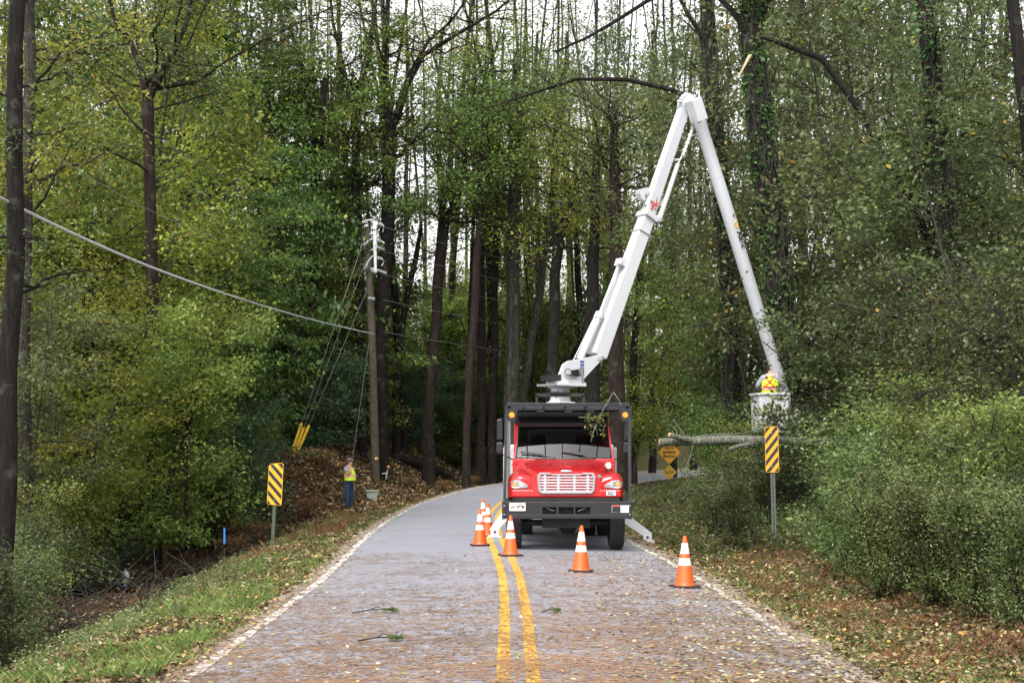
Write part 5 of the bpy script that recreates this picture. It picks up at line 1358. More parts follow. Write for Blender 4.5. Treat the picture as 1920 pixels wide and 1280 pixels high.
def feature(name, label, Y, stems, kind, bark_, nl=16, L=2.2, size=.11, zr=(300,-120), subs=5, clumps=3, nleaf=26, sig=.26, flat=.6, up=.35, group=None, dY=0, ivy=0, droop=0, cat='tree', amp=.03, base=True, sides=12):
    """a tree traced where it stands: stems = lists of (px, py, width px), first one from the ground up"""
    b0 = stems[0][0]; B = P(b0[0], b0[1], Y); gb = gz1(B[0], Y); O = np.array((B[0], Y, gb))
    t = thing(name, label, cat, O, group)
    wood = QB(); ST = []
    for si, st in enumerate(stems):
        pts = [P(a[0], a[1], Y+dY*(k/max(1, len(st)-1))*(1 if si % 2 == 0 else -1)) for k, a in enumerate(st)]; rad = [a[2]/2/FPX*Y for a in st]
        if si == 0 and base and pts[0][2] > gb-.1: pts = [np.array((B[0], Y, gb-.3))]+pts; rad = [rad[0]*1.25]+rad
        q_, tt = wiggle(pts, r, amp); s_ = np.concatenate([[0], np.cumsum(np.linalg.norm(np.diff(np.array(pts), axis=0), axis=1))]); s_ /= s_[-1]
        rr_ = np.interp(tt, s_, rad)*(1+r.normal(size=len(tt))*.03)
        wood.tube(q_, rr_, sides if rad[0] > .05 else 6); ST.append((q_, rr_))
    zt_, zb_ = EYE+(840-zr[1])/FPX*Y, EYE+(840-zr[0])/FPX*Y
    lq = QB()
    if nl: grow(r, ST, zb_, zt_, nl, L, subs, clumps, nleaf, sig, flat, size, up, wood=wood, lq=lq, droop=droop)
    wood.build('trunk', M[bark_], t, O, smooth=True)
    if lq.n: lq.build('crown', LM[kind], t, O)
    if ivy:
        q_, rr_ = ST[0]; iv = QB(); vn = QB(); m_ = ivy
        k = r.random(m_)*(len(q_)-1.01); i0 = k.astype(int); c_ = q_[i0]+(q_[i0+1]-q_[i0])*(k-i0)[:, None]; rd_ = np.interp(k, np.arange(len(rr_)), rr_)
        a = r.random(m_)*6.28; e_ = rd_*(1.0+.35*r.random(m_)**2)+.01
        keep = wob(a*2, k*2, 1.6) > -.1
        C = (c_+np.stack([np.cos(a)*e_, np.sin(a)*e_, r.normal(size=m_)*.05], 1))[keep]; leaves(iv, C, .11, r, .7, .1); iv.build('ivy', LM['ivy'], t, O)
        for _ in range(60):
            s0 = r.uniform(0, len(q_)-5); a0 = r.random()*6.28; n_ = 9; kk = s0+np.linspace(0, r.uniform(2, 4), n_); kk = np.clip(kk, 0, len(q_)-1.01); i0 = kk.astype(int); c_ = q_[i0]+(q_[i0+1]-q_[i0])*(kk-i0)[:, None]
            aa = a0+np.cumsum(r.normal(size=n_)*.35); ee = np.interp(kk, np.arange(len(rr_)), rr_)*(1.05+.25*r.random(n_))
            vn.tube(c_+np.stack([np.cos(aa)*ee, np.sin(aa)*ee, np.zeros(n_)], 1), .012, 4)
        vn.build('vines', M['bark_grey'], t, O)
    return t

F = feature
# left side
F('tree', 'thick dark trunk with lichen spots at the far left edge of the photo', 21, [[(8,1010,38),(20,600,35),(30,250,31),(42,-120,27)]], 'olive', 'bark_dark', 7, 1.3, .09, (600,150), 4, 2, 14, .2, droop=.3)
F('tree', 'grey lichen covered trunk just right of the dark one at the left edge', 31, [[(46,900,24),(48,600,22),(50,300,24),(55,-120,20)]], 'yellow', 'bark_grey', 22, 2.2, .11, (450,-120), 5, 3, 24)
F('tree', 'purple brown forked tree left of centre, its fork high up at left', 37.5, [[(290,700,24),(285,480,23),(280,300,22),(277,188,24)], [(277,190,17),(262,120,12),(240,70,9),(215,45,8),(196,-80,6)], [(277,190,15),(318,110,12),(345,60,10),(372,-70,8)], [(290,168,7),(350,158,5),(400,148,5),(450,90,4),(520,66,4),(640,5,3)], [(268,110,5),(250,60,4),(255,-40,3)]], 'olive', 'bark_brown', 40, 2.2, .11, (330,-120), 5, 3, 16, .28)
F('tree', 'dark broad trunk half hidden in green leaves right of the forked tree', 56, [[(352,700,26),(350,480,24),(348,260,20),(346,100,14)]], 'dark', 'bark_dark', 40, 3.4, .15, (520,60), 6, 3, 26, .34, .35, up=.1)
F('tree', 'crooked dark snag trunk low on the left between the brush', 36, [[(118,960,17),(106,850,15),(96,730,14),(88,640,9),(82,618,6)], [(100,790,7),(124,720,5),(112,640,4)], [(121,900,6),(130,840,4)]], 'olive', 'bark_dark', 3, 1.0, .10, (800,640), 3, 2, 12)
F('tree', 'slim dark trunk with a stub branch left of the forked tree', 38, [[(152,880,16),(164,780,15),(172,660,14),(170,560,13),(176,400,9)], [(168,655,8),(186,640,6),(202,632,5)]], 'yellow', 'bark_dark', 30, 1.8, .11, (640,420), 5, 3, 26)
F('small_tree', 'three stemmed sapling below the bright bush on the left slope', 36, [[(350,890,7),(352,820,7),(340,740,6),(334,710,5)], [(352,820,6),(356,760,5),(362,700,4)], [(344,890,6),(350,820,5),(372,740,4),(378,700,3)]], 'lime', 'bark_brown', 14, 1.1, .09, (820,700), 5, 3, 26)
F('tree', 'dark straight trunk under yellow leaves in front of the left forest', 62, [[(586,760,22),(584,520,21),(592,330,19),(603,200,16),(612,140,10)], [(594,330,12),(582,200,9),(560,110,7),(540,40,5),(520,-80,4)]], 'yellow', 'bark_dark', 26, 2.6, .12, (330,-120), 6, 3, 15, .4)
F('tree', 'slender trunk speckled with yellow leaves left of the utility pole', 63, [[(678,740,18),(676,560,18),(668,400,16),(664,220,15)], [(664,222,10),(645,130,8),(628,60,6),(610,-80,4)], [(664,222,9),(690,120,7),(712,-60,4)]], 'yellow', 'bark_dark', 46, 3.0, .11, (380,-120), 6, 3, 12, .42)
F('tree', 'tall tree with yellow dotted forks rising behind the utility pole', 64, [[(716,860,21),(716,640,22),(724,470,24),(730,330,24),(733,245,24)], [(733,250,15),(722,180,13),(726,90,10),(728,-80,7)], [(733,250,15),(748,190,13),(770,130,11),(800,95,9),(860,62,7),(940,15,5),(990,-30,3)], [(756,165,8),(800,80,7),(850,35,5),(900,-40,4)], [(738,300,8),(770,270,7),(805,232,5),(812,222,3)]], 'yellow', 'bark_dark', 60, 2.8, .11, (330,-120), 6, 3, 12, .4)
F('tree', 'leaning dark bare stem right of the utility pole', 66, [[(742,740,14),(750,650,13),(762,560,12),(778,480,10),(790,420,6)]], 'mid', 'bark_dark', 9, 1.6, .13, (600,420), 4, 3, 18)
F('tree', 'brown trunk with a spreading fork standing at the end of the bank log', 66, [[(804,826,22),(810,700,20),(820,560,20),(828,430,22),(833,410,22)], [(830,415,10),(826,380,8),(840,330,6),(846,240,5)], [(834,415,13),(852,395,11),(868,330,8),(882,250,6),(890,160,4)]], 'mid', 'bark_brown', 44, 2.9, .14, (440,40), 6, 3, 26, .36)
F('tree', 'slim brown leaning trunk nearest the road on the bank top', 64, [[(874,824,14),(882,700,15),(890,560,16),(896,470,15),(900,380,12),(905,240,9)]], 'mid', 'bark_brown', 26, 2.8, .14, (400,60), 6, 3, 24, .36)
F('tree', 'left trunk of a tight pair on the bank left of the truck', 70, [[(902,790,17),(903,600,17),(900,430,16),(888,300,14),(886,160,9)]], 'mid', 'bark_brown', 34, 3.0, .15, (330,20), 6, 3, 28, .38)
F('tree', 'right trunk of a tight pair on the bank left of the truck', 74, [[(926,800,18),(922,600,17),(919,470,16),(918,380,12),(930,250,8)], [(919,470,9),(935,430,7),(958,400,5)]], 'yellow', 'bark_dark', 30, 3.0, .15, (420,40), 6, 3, 28, .38)
F('tree', 'tall straight ivy dotted trunk left of the truck roof', 66, [[(960,770,24),(961,600,23),(963,420,22),(965,240,19),(968,120,12)]], 'mid', 'bark_grey', 34, 3.0, .14, (380,20), 6, 3, 24, .38, ivy=500)
F('tree', 'grey trunk leaning right just above the truck roof on the left', 68, [[(980,760,15),(988,680,16),(1004,600,15),(1020,480,14),(1034,380,10),(1040,240,7)]], 'yellow', 'bark_grey', 26, 2.8, .14, (480,100), 6, 3, 18, .4)
F('tree', 'dark two forked trunk behind the turret of the boom', 64, [[(1035,740,22),(1037,620,20),(1040,520,19),(1048,452,20)], [(1048,455,13),(1066,410,11),(1078,350,8),(1082,240,5)], [(1045,460,10),(1036,400,8),(1034,300,6)]], 'yellow', 'bark_dark', 36, 2.7, .13, (480,80), 6, 3, 18, .4)
F('tree', 'thick black trunk between the turret and the lift cylinder', 62, [[(1112,700,26),(1110,600,24),(1112,480,22),(1116,400,18),(1126,240,12)]], 'yellow', 'bark_dark', 30, 2.8, .13, (480,80), 6, 3, 18, .4)
F('tree', 'dark slanting trunk left of the thick black one', 72, [[(1062,700,14),(1090,640,14),(1086,540,13),(1078,440,11),(1074,340,8)]], 'mid', 'bark_dark', 20, 2.6, .15, (480,140), 5, 3, 20, .4)
F('tree', 'massive brown trunk right behind the cab of the truck', 58, [[(1160,858,34),(1157,760,30),(1158,640,26),(1156,480,24),(1152,330,20),(1150,200,14)]], 'olive', 'bark_brown', 30, 2.9, .12, (420,60), 6, 3, 20, .4)
F('tree', 'slim dark trunk right of the massive brown one', 66, [[(1188,770,14),(1190,650,14),(1196,560,12),(1204,470,9)]], 'mid', 'bark_dark', 14, 2.2, .13, (600,420), 5, 3, 18, .36)
F('tree', 'dark trunk with clinging vines behind the top of the upper boom', 44, [[(1372,640,30),(1362,480,27),(1350,330,26),(1338,180,26),(1326,60,24),(1322,-120,20)], [(1326,80,12),(1300,40,8),(1270,-10,6)], [(1342,215,11),(1290,180,10),(1200,150,9),(1100,143,7),(1000,175,5),(905,205,3)], [(1322,-60,10),(1200,10,8),(1120,62,6),(1040,98,4)]], 'olive', 'bark_dark', 20, 1.8, .11, (420,-120), 5, 3, 20, .3, ivy=1500)
F('tree', 'big ivy covered trunk standing just right of the upper boom', 39, [[(1470,640,52),(1462,540,50),(1448,420,50),(1428,260,46),(1412,120,42),(1404,-120,36)], [(1412,70,15),(1436,20,12),(1450,-60,8)], [(1408,80,14),(1380,30,12),(1340,-20,9)]], 'olive', 'bark_dark', 9, 1.5, .10, (50,-120), 5, 3, 18, .28, ivy=7500)
F('tree', 'straight grey trunk behind the curved leaning stem at the upper right', 52, [[(1506,700,20),(1504,460,19),(1502,200,22),(1498,60,20),(1496,-120,16)], [(1504,90,9),(1530,50,7),(1546,-60,5)]], 'olive', 'bark_grey', 26, 2.4, .12, (400,-120), 5, 3, 14, .36)
F('leaning_tree', 'long crooked dark stem curving down to the right at the upper right', 34, [[(1775,560,18),(1742,452,17),(1716,400,16),(1700,360,17),(1662,290,17),(1640,240,16),(1606,200,14),(1598,165,14),(1560,120,13),(1514,92,11),(1470,70,10),(1426,68,8)]], 'olive', 'bark_dark', 7, 1.0, .09, (420,60), 5, 3, 10, .25, base=False)
F('tree', 'dark viny trunk with shaggy vines near the right edge', 33, [[(1800,760,34),(1795,560,32),(1780,420,32),(1758,260,32),(1740,80,32),(1733,-120,28)]], 'olive', 'bark_dark', 14, 1.3, .10, (600,-60), 5, 3, 16, .26, ivy=1800, droop=.3)
F('tree', 'bare forked grey tree against the sky at the upper right', 48, [[(1792,560,14),(1790,300,13),(1788,150,12),(1786,70,11)], [(1786,75,8),(1762,20,6),(1750,-60,4)], [(1788,80,7),(1830,20,5),(1850,-40,3)]], 'olive', 'bark_grey', 30, 2.2, .10, (500,-120), 6, 3, 4, .4)
F('tree', 'dark trunk leaning in at the top right corner', 30, [[(1935,420,26),(1922,200,24),(1910,80,24),(1893,-40,22)]], 'olive', 'bark_dark', 12, 1.5, .09, (400,60), 5, 3, 12, .25, base=False)
for px, w, lb, kd, nf in ((1570,9,'thin pale trunk leftmost of the slim ones in the upper right sky','mid',8),(1592,9,'thin dark trunk close right of the leftmost slim pale one','olive',6),(1636,12,'thin trunk in the middle of the upper right gap','olive',10),(1672,8,'very thin trunk left of the viny trunk at the upper right','mid',8),(1846,10,'thin trunk right of the bare forked tree','olive',6),(1880,9,'thin trunk near the right edge with few leaves','mid',8),(1536,10,'slim trunk right of the straight grey one','olive',8)):
    F('slim_tree', lb, 66+(px % 7)*2, [[(px+4,740,w+3),(px,400,w),(px-4,100,w-1),(px-2,-120,w-2)]], kd, 'bark_grey', 30, 2.4, .12, (520,-120), 6, 3, nf, .42)
for px, w, Y, lb in ((762,9,84,'slim dark stem behind the leaning bare stem'),(828,10,86,'slim dark stem right behind the brown forked trunk'),(848,8,92,'thin stem between the brown fork and the leaning trunk'),(944,9,88,'thin dark stem left of the straight ivy dotted trunk'),(1008,10,84,'slim stem seen over the left end of the cab guard'),(1064,11,90,'thin dark stem behind the boom turret'),(1134,9,86,'thin stem between the black trunk and the lower boom'),(1222,9,80,'slim stem right of the lower boom'),(1262,10,74,'slim stem above the hanging log end'),(1300,9,84,'thin stem below the elbow of the boom'),(640,10,86,'slim dark stem among the leaves left of the pole'),(530,9,82,'slim stem by the glimpsed clearing at left'),(494,10,78,'slim dark stem left of the glimpsed clearing'),(430,9,80,'slim stem deep in the dark leaves at left'),(210,10,58,'slim stem behind the yellow green tree at left'),(246,8,66,'thin stem left of the forked purple tree')):
    F('slim_tree', lb, Y, [[(px,770,w+3),(px+3*(px % 5)-6,500,w+1),(px+5*(px % 4)-8,200,w-2),(px,60,w-5)]], ('mid','dark','olive','yellow')[px % 4], 'bark_dark' if px % 3 else 'bark_brown', 22, 2.8, .17, (480,60), 5, 3, 16, .42)

def where(px):
    for lim, w_ in ((130,'at the far left edge'),(290,'left of the forked tree'),(480,'left of the striped marker'),(620,'right of the striped marker'),(760,'around the utility pole'),(940,'on the bank left of the truck'),(1190,'behind the truck'),(1320,'right of the truck'),(1480,'around the bucket'),(1640,'right of the bucket'),(1780,'in the right hand thicket'),(3000,'at the right edge')):
        if px < lim: return w_
NTH = ['leftmost','second from left','third from left','fourth from left','fifth from left','sixth from left','seventh from left','eighth from left']
seenw = {}
# bare straight poles deep in the wood
for k in range(38):
    px = -20+k*52.5+r.normal()*12; Y = r.uniform(64, 98); 
    if 940 < px < 1330: Y = r.uniform(98, 118)
    w = r.uniform(7, 15)*70/Y; ln = r.normal()*26
    w_ = where(px); seenw[w_] = seenw.get(w_, -1)+1; nb = NTH[seenw[w_]]+' of the dark far trunks '+w_
    F('bare_trunk', nb, Y, [[(px,780,w+2),(px+ln*.4,500,w),(px+ln*.8,250,w*.8),(px+ln+r.normal()*30,-100,w*.45)], [(px+ln*.75,280,w*.6),(px+ln*.8+(18 if k % 2 else -18),200,w*.5),(px+ln+(50 if k % 2 else -50)*(1+r.random()),-60,w*.25)]], 'yellow', 'bark_dark', 24, 2.4, .15, (480,-100), 5, 2, 14, .4, group='dark straight trunks deep in the woods', sides=7)

# understory and fill: one of each kind grown, then copied
def proto(name, kind, bark_, h, r0, z0, nl, L, subs, clumps, nleaf, sig, flat, size, up, lean=.04, multi=1, droop=0, rng_=None):
    t = thing(name, 'x', 'tree', (0,0,0)); wood = QB(); ST = []
    for m_ in range(multi):
        a = r.random()*6.28; sp = (.0 if multi == 1 else .28)*h
        pts = [(0,0,-.4), (sp*.3*math.cos(a), sp*.3*math.sin(a), h*.35), (sp*math.cos(a)+r.normal()*lean*h, sp*math.sin(a)+r.normal()*lean*h, h)]
        q_, tt = wiggle(pts, r, .02*h/5); rr_ = r0*(1-.88*tt); wood.tube(q_, rr_, 8); ST.append((q_, rr_))
    lq = QB(); grow(r, ST, z0, h, nl, L, subs, clumps, nleaf, sig, flat, size, up, wood=wood, lq=lq, droop=droop)
    wood.build('trunk' if h > 3.5 else 'stems', M[bark_], t, smooth=True); lq.build('crown' if h > 3.5 else 'foliage', LM[kind], t); return t
PR = {
 # tall trees deep in the wood
 'tall_dark':  lambda: proto('forest_tree','dark','bark_dark',21,.24,7,48,3.6,6,3,17,.42,.5,.19,.2),
 'tall_mid':   lambda: proto('forest_tree','mid','bark_dark',22,.22,9,46,3.4,6,3,14,.45,.6,.19,.35),
 'tall_yellow':lambda: proto('forest_tree','yellow','bark_dark',22,.20,9,50,3.4,6,3,10,.5,.7,.17,.4),
 'tall_olive': lambda: proto('forest_tree','olive','bark_grey',22,.20,8,48,3.2,6,3,9,.5,.7,.17,.4),
 # understory trees
 'beech':  lambda: proto('understory_tree','dark','bark_grey',9,.09,1.2,46,2.6,7,3,34,.26,.22,.13,.05),
 'maple':  lambda: proto('understory_tree','mid','bark_brown',8,.08,1.0,44,2.2,7,3,32,.28,.4,.13,.15,multi=2),
 'tulip':  lambda: proto('understory_tree','yellow','bark_grey',9,.08,1.0,46,2.2,7,3,28,.28,.55,.12,.4,multi=2),
 'gum':    lambda: proto('understory_tree','olive','bark_grey',7.5,.07,.6,44,2.1,7,3,26,.26,.5,.11,.2,multi=2,droop=.2),
 'fresh':  lambda: proto('understory_tree','lime','bark_brown',5,.05,.5,44,1.5,7,3,34,.2,.45,.10,.25,multi=3),
 # shrubs
 'privet': lambda: proto('shrub','blue','bark_brown',2.6,.03,.05,44,1.15,6,3,34,.16,.6,.075,.3,multi=4),
 'holly':  lambda: proto('shrub','dark','bark_brown',2.4,.03,.05,40,1.0,6,3,34,.15,.6,.075,.25,multi=3),
 'bramble':lambda: proto('shrub','bright','bark_brown',1.9,.022,.02,46,.95,6,3,30,.13,.55,.07,.35,multi=5,droop=.15),
 'brush':  lambda: proto('shrub','olive','bark_grey',2.1,.022,.02,40,.9,6,3,19,.13,.7,.06,.75,multi=6),
 'weedy':  lambda: proto('shrub','weed','bark_brown',1.7,.016,.02,40,.75,6,3,22,.11,.8,.05,.9,multi=7),
 'sapling':lambda: proto('shrub','lime','bark_brown',2.9,.02,.5,30,.8,6,3,18,.15,.6,.07,.6,multi=5),
 'russet': lambda: proto('shrub','brown','bark_brown',1.5,.018,.02,40,.9,6,3,16,.16,.5,.06,.3,multi=5),
}
WORD = {'tall_dark':'tall dark green tree','tall_mid':'tall mid green tree','tall_yellow':'tall yellow green tree','tall_olive':'tall olive brown tree','beech':'layered dark green understory tree','maple':'mid green understory tree','tulip':'yellow green understory tree','gum':'olive leaved understory tree','fresh':'fresh lime green small tree','privet':'dull blue green shrub','holly':'dark green shrub','bramble':'bright green leafy shrub','brush':'olive shrub','weedy':'tall leggy weedy shrub','sapling':'loose yellow green sapling clump','russet':'brown withered shrub'}
GRP = {'tall':'tall trees deep in the woods','under':'understory trees along the road','shrub':'shrubs on the slopes beside the road'}
PLACE = []   # kind, px, Y, scale, dz
def pl(kind, *items):
    for it in items: PLACE.append((kind,)+tuple(it))
rp = np.random.default_rng(21)
# deep rows behind everything
for Y, n_ in ((82, 4), (94, 8)):
    for k in range(n_):
        px = -60+(2040)*(k+.5+rp.normal()*.18)/n_
        kd = ['tall_dark','tall_mid','tall_mid','tall_yellow','tall_mid','tall_yellow','tall_olive','tall_olive'][int(rp.integers(0, 4) if px < 560 else rp.integers(1, 6) if px < 1000 else rp.integers(3, 8))]
        if 680 < px < 1180 or px < 1340 and px > 940 and Y < 85 or (px > 1440 and rp.random() < .5): continue
        pl(kd, (px, Y+rp.normal()*3, .9+.2*rp.random(), 0))
pl('tulip', (720,104,1.3,0),(870,106,1.4,0),(990,108,1.3,0),(1060,104,1.3,0),(100,34,.9,-1.0),(160,39,1.1,-.2),(190,44,1.0,.3),(130,42,1.15,1.6),(60,44,1.2,2.5),(215,44,1.3,2.6),(655,68,1.1,0),(1185,66,1.0,0),(1010,80,1.2,1),(760,84,1.1,0),(930,90,1.0,0),(1110,88,1.1,0))
pl('beech', (365,52,1.25,0),(470,66,1.3,1.5),(545,68,1.2,0),(395,60,1.4,5),(520,62,1.4,5),(330,54,1.2,3),(610,64,1.3,2),(390,50,1.0,0),(300,62,1.3,6),(150,52,1.3,7))
pl('maple', (1215,100,1.3,0),(1330,106,1.3,0),(840,92,1.0,1),(740,72,1.1,5),(1440,52,1.1,0),(1420,50,.9,0),(20,40,1.2,1),(1020,74,1.1,6))
pl('gum', (1240,104,1.4,1),(1310,100,1.4,2),(1275,112,1.6,3),(1440,44,1.1,2),(1500,42,1.15,0),(1640,37,1.1,0),(1700,35,1.0,0),(1740,36,1.2,1.5),(1830,33,1.2,0),(1900,30,1.1,0),(1620,42,1.3,3.2),(1700,46,1.3,4),(1850,42,1.3,3.5),(1530,50,1.3,4),(1380,54,1.2,5),(1150,70,1.2,7),(1100,74,1.2,8),(20,31,.8,0))
pl('fresh', (765,82,1.5,0),(835,85,1.6,0),(905,83,1.5,0),(1000,88,1.4,0),(285,36.3,1.05,.8),(340,44,1.3,1.0),(235,45,1.1,.2),(690,66,1.0,0),(560,62,1.0,3))
pl('privet', (765,76,1.2,0),(815,77,1.15,0),(860,76,1.3,0),(905,78,1.2,0),(940,79,1.3,0),(235,47,1.35,0),(320,48,1.3,0),(400,47,1.3,0),(440,49,1.2,0),(160,44,1.2,0),(450,46,1.1,0),(430,50,1.3,0),(600,60,1.3,0),(480,62,1.5,0),(70,38,1.0,0),(760,70,1.3,0),(1400,42,1.0,0),(370,52,1.3,0),(600,66,1.6,1))
pl('holly', (110,42,1.2,0),(40,36,1.0,0),(280,50,1.4,0),(500,69,1.6,0),(1385,38,.9,0),(1400,41,1.2,0),(860,72,1.3,0),(930,76,1.4,0))
pl('bramble', (1640,27,.85,0),(1650,25.5,.95,0),(1660,25,1.0,0),(1730,24,1.0,0),(1630,28,1.2,0),(1640,30,.9,0),(1810,22.5,1.0,0),(1720,28,1.2,0))
pl('weedy', (1650,21.5,.75,0),(1750,20,.8,0),(1835,18.6,.75,0),(1925,17,.8,0),(1600,24,.6,0),(30,22,.8,0),(1710,22.5,.85,0),(1310,38,.6,0))
pl('sapling', (1660,28.5,.85,0),(1740,23.5,.8,0),(1820,22,.8,0),(1910,20,.8,0),(1405,36,.8,0),(130,33,.9,0),(60,27,.8,0),(420,44,1.0,0),(1740,27,1.0,0))
pl('brush', (1690,22,.65,0),(1785,20,.65,0),(1880,18.5,.7,0),(1560,33,.6,0),(1880,21,1.0,0),(1345,34,.75,0),(1380,31,.65,0),(1430,34,.9,0),(30,24,.8,0),(20,18.5,.7,0))
pl('russet', (180,41,.5,0),(300,42,.45,0),(470,44,.6,0),(575,50,.45,0),(610,56,.5,0),(430,40,.5,0),(770,63,.35,0),(830,64,.35,0),(885,66,.35,0))
ORD = ['nearest','second nearest','third nearest','fourth nearest','fifth nearest','sixth nearest','seventh nearest','eighth nearest']
byk = {}
for it in PLACE: byk.setdefault((it[0], where(it[1])), []).append(it)
LB = {}
for (kd, w_), its in byk.items():
    its.sort(key=lambda q: q[2])
    for k, it in enumerate(its): LB[it] = (WORD[kd]+' '+w_) if len(its) == 1 else (ORD[k]+' '+WORD[kd]+' '+w_)
made = {}
for it in PLACE:
    kd, px, Y, sc_, dz = it
    x = (px-960)/FPX*Y; g = gz1(x, Y)
    if kd not in made: o = made[kd] = PR[kd]()
    else: o = copy_tree(made[kd])
    o.name = made[kd].name.split('.')[0]
    # dz > 0: a taller tree of the kind; its own trunk reaches down to the ground
    o.location = (x, Y, g); s_ = sc_
    o.scale = (s_, s_, s_*(1+dz*.16)); o.rotation_euler = (0, 0, rp.random()*6.28)
    o['label'] = LB[it]; o['category'] = 'shrub' if kd in ('privet','holly','bramble','brush','russet','weedy','sapling') else 'tree'
    o['group'] = GRP['tall' if kd.startswith('tall') else 'shrub' if o['category'] == 'shrub' else 'under']

# the storm felled tree: its lichened log sticks out over the verge, its leafy crown hangs round the bucket
lp = [P(1237,829,34.5),P(1290,826,34.5),P(1345,822,34.4),P(1400,827,34.3),P(1480,826,34.2),P(1560,828,34),P(1640,836,33.6),P(1760,858,33)]
O = np.array((lp[-1][0], lp[-1][1], gz1(lp[-1][0], lp[-1][1])))
t = thing('fallen_tree', 'lichen covered fallen log sticking out to the left behind the amber marker sign', 'fallen tree', O)
lp.append(O+np.array((.5,-.2,-.1)))
mb = MB(); q_, tt = wiggle(lp, r, .012); mb.tube(q_, np.interp(tt, [0,.15,.5,1],[.085,.10,.105,.15])*(1+.06*r.normal(size=len(tt))), 12)
mb.tube([P(1305,826,34.45), P(1280,822,34.3), P(1256,815,34.2)], [.08,.07,.055], 10)
mb.tube([P(1420,830,34.3), P(1385,836,34.1), P(1366,842,34)], [.06,.05,.04], 8)
tr_ = mb.build('trunk', M['bark_lichen'], t, O, smooth=True)
mb = MB(); mb.cyl(P(1257,815,34.21), P(1254.5,814.5,34.2), .052, n=10); mb.cyl(P(1237.5,829,34.5), P(1235.5,829,34.5), .083, .08, n=12); mb.build('broken_end', M['cut_wood'], tr_, O)
mb = MB()
for pth in ([(1283,815),(1272,800),(1262,785)],[(1270,818),(1268,806),(1255,794)],[(1300,832),(1296,852),(1288,872),(1292,905),(1286,930)],[(1295,820),(1330,815),(1395,812),(1440,800)]):
    mb.tube([P(a, b_, 34.4) for a, b_ in pth], np.linspace(.022,.008,len(pth)), 5)
mb.build('bare_branches', M['bark_lichen'], t, O)

def hanging(label, Y, stems, nl, L, size, zr, nleaf, kind='olive', sig=.26, up=0, droop=.5, blob=None):
    b0 = stems[0][0]; p0 = P(b0[0], b0[1], Y); g = gz1(p0[0], Y); O = np.array((p0[0], Y, g)); t = thing('leafy_tree', label, 'tree', O, 'storm bent trees at the right')
    wood = QB(); lq = QB(); ST = []
    for st in stems:
        pts = [P(a[0], a[1], Y+(a[3] if len(a) > 3 else 0)) for a in st]; rad = [a[2]/2/FPX*Y for a in st]
        if st is stems[0]: pts = [np.array((p0[0]+.3, Y+.3, g-.3))]+pts; rad = [rad[0]*1.2]+rad
        q_, tt = wiggle(pts, r, .03); s_ = np.linspace(0, 1, len(rad)); rr_ = np.interp(tt, s_, rad); wood.tube(q_, rr_, 7); ST.append((q_, rr_))
    grow(r, ST, EYE+(840-zr[0])/FPX*Y, EYE+(840-zr[1])/FPX*Y, nl, L, 6, 3, nleaf, sig, .6, size, up, wood=wood, lq=lq, droop=droop, subr=.007)
    if blob is not None:
        c_, n_b, sx_, sz_ = blob; leaves(lq, c_+r.normal(size=(n_b, 3))*np.array((sx_, .15, sz_)), .105, r, .6, .1)
    wood.build('trunk', M['bark_grey'], t, O, smooth=True); lq.build('crown', LM[kind], t, O); return t
hanging('bent tree whose leaves hang in front of the bucket', 31.8, [[(1720,880,14),(1690,760,12),(1640,690,10),(1580,655,8),(1520,660,6),(1470,690,4)],[(1690,760,7),(1620,740,6),(1560,755,4),(1480,776,3),(1425,788,2)],[(1660,720,7),(1600,660,6),(1535,635,4),(1460,605,3),(1425,580,2)],[(1640,690,6),(1540,690,4),(1460,660,3),(1430,640,2)]], 40, .75, .095, (800,560), 13, sig=.16, blob=(P(1442,770,31.8), 170, .30, .13))
hanging('bent tree with arching leafy limbs right of the upper boom', 30, [[(1800,860,16),(1780,700,13),(1700,600,10),(1640,580,8),(1580,570,5)],[(1740,640,8),(1700,540,6),(1650,480,5),(1620,450,3)],[(1780,700,8),(1850,580,6),(1900,500,4)]], 64, 1.2, .09, (850,450), 12, sig=.24)
hanging('bent tree with drooping dull leaves against the right edge', 25, [[(1950,900,16),(1940,760,14),(1880,650,10),(1800,600,8),(1730,590,5)],[(1920,700,8),(1860,560,6),(1790,480,4)],[(1930,760,8),(1860,740,6),(1780,730,5),(1700,740,3)]], 80, 1.1, .075, (860,380), 12, sig=.2)
# splinter hanging off the ivy trunk
mb = MB(); mb.hull([P(1403,103,37.2),P(1410,102,37.2),P(1409,106,37.3),P(1402,107,37.3),P(1385,140,37.0),P(1387,142,37.0),P(1387,141,37.1),P(1385,140,37.1)][::1])
tag(mb.build('torn_splinter', M['splinter'], org=P(1405,102,37.2)), 'pale torn wood splinter hanging from the top of the ivy covered trunk', 'splinter')
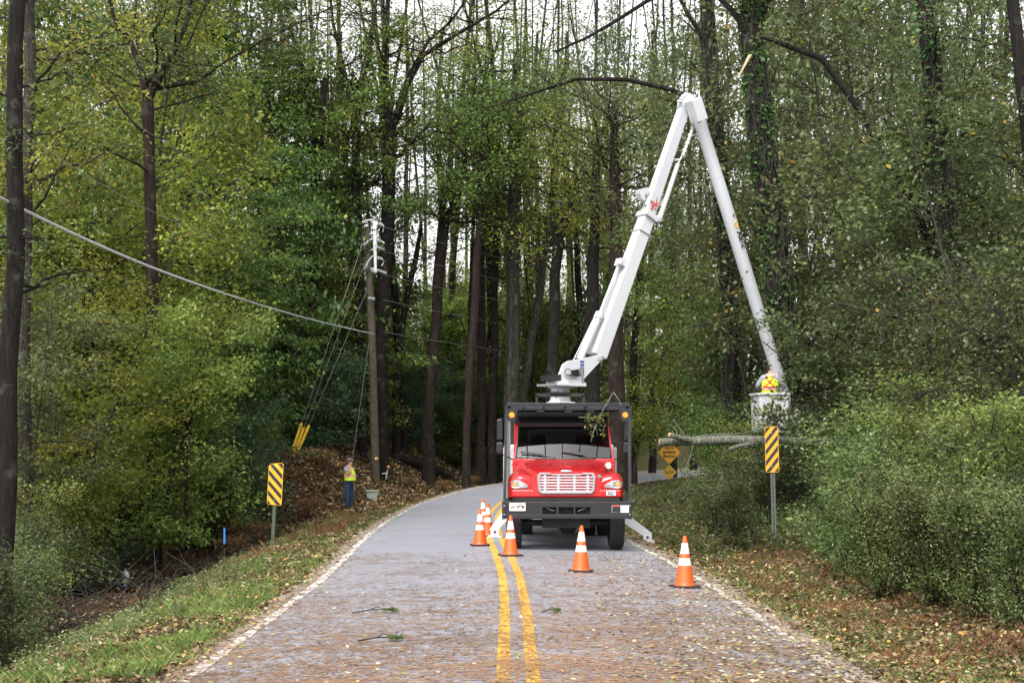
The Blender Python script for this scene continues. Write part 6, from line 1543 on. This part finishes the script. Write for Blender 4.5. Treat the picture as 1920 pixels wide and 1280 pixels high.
# log on the bank
a, b_ = P(745,838,66), P(845,824,69); a[2] = gz1(a[0], a[1])+.2; b_[2] = gz1(b_[0], b_[1])+.28
t = thing('fallen_log', 'dark brown log lying along the top of the leafy bank', 'log', a)
mb = MB(); q_, tt = wiggle([a, (a+b_)/2+(0,0,.03), b_], r, .02); mb.tube(q_, np.linspace(.15,.26,len(tt)), 12); o = mb.build('trunk', M['bark_brown'], t, a, smooth=True)
mb = MB(); mb.cyl(b_, b_+(b_-a)*.006, .24, .22, n=12); mb.build('cut_end', M['bark_grey'], o, a)
a, b_ = P(590,690,66), P(632,755,64)
t = thing('leaning_log', 'short dark log leaning in the woods left of the utility pole', 'log', b_)
mb = MB(); mb.tube([a, (a+b_)/2, b_, b_+(b_-a)*.5], [.16,.18,.2,.2], 10); mb.build('trunk', M['bark_dark'], t, b_, smooth=True)

# far wood: one mass of thin trunks and leaf clumps
q = QB(); wq = QB()
n_ = 210; X = rp.uniform(-52, 52, n_); Yv = rp.uniform(102, 132, n_); Z = 3+rp.random(n_)*35
for kd_ in (0,):
    m_ = 52; C = np.stack([X, Yv, Z], 1)[:, None, :]+rp.normal(size=(n_, m_, 3))*np.array((1.5,1.2,.8))
    tone = np.clip(rp.random((n_, 1))*.6+rp.random((n_, m_))*.4, 0, 1)
    leaves(q, C.reshape(-1, 3), .30, rp, .6, .5, tone.ravel())
for k in range(110):
    x = rp.uniform(-50, 50); y = rp.uniform(98, 130); w_ = rp.uniform(.09, .26); ln = rp.normal()*.04
    pts = np.array([(x, y, 0), (x+ln*10+rp.normal()*.2, y, 10), (x+ln*22, y, 22), (x+ln*40, y, 38)]); wq.tube(pts, [w_, w_*.8, w_*.55, .04], 6)
wood = thing('far_wood', 'distant mass of woodland closing the view behind every tree', 'woodland', (0, 115, 0)); wood['kind'] = 'stuff'
O = (0, 115, 0)
a_ = q.build('foliage', LM['lime'], wood, O); b_ = wq.build('trunks', M['bark_dark'], wood, O); a_['kind'] = 'stuff'; b_['kind'] = 'stuff'
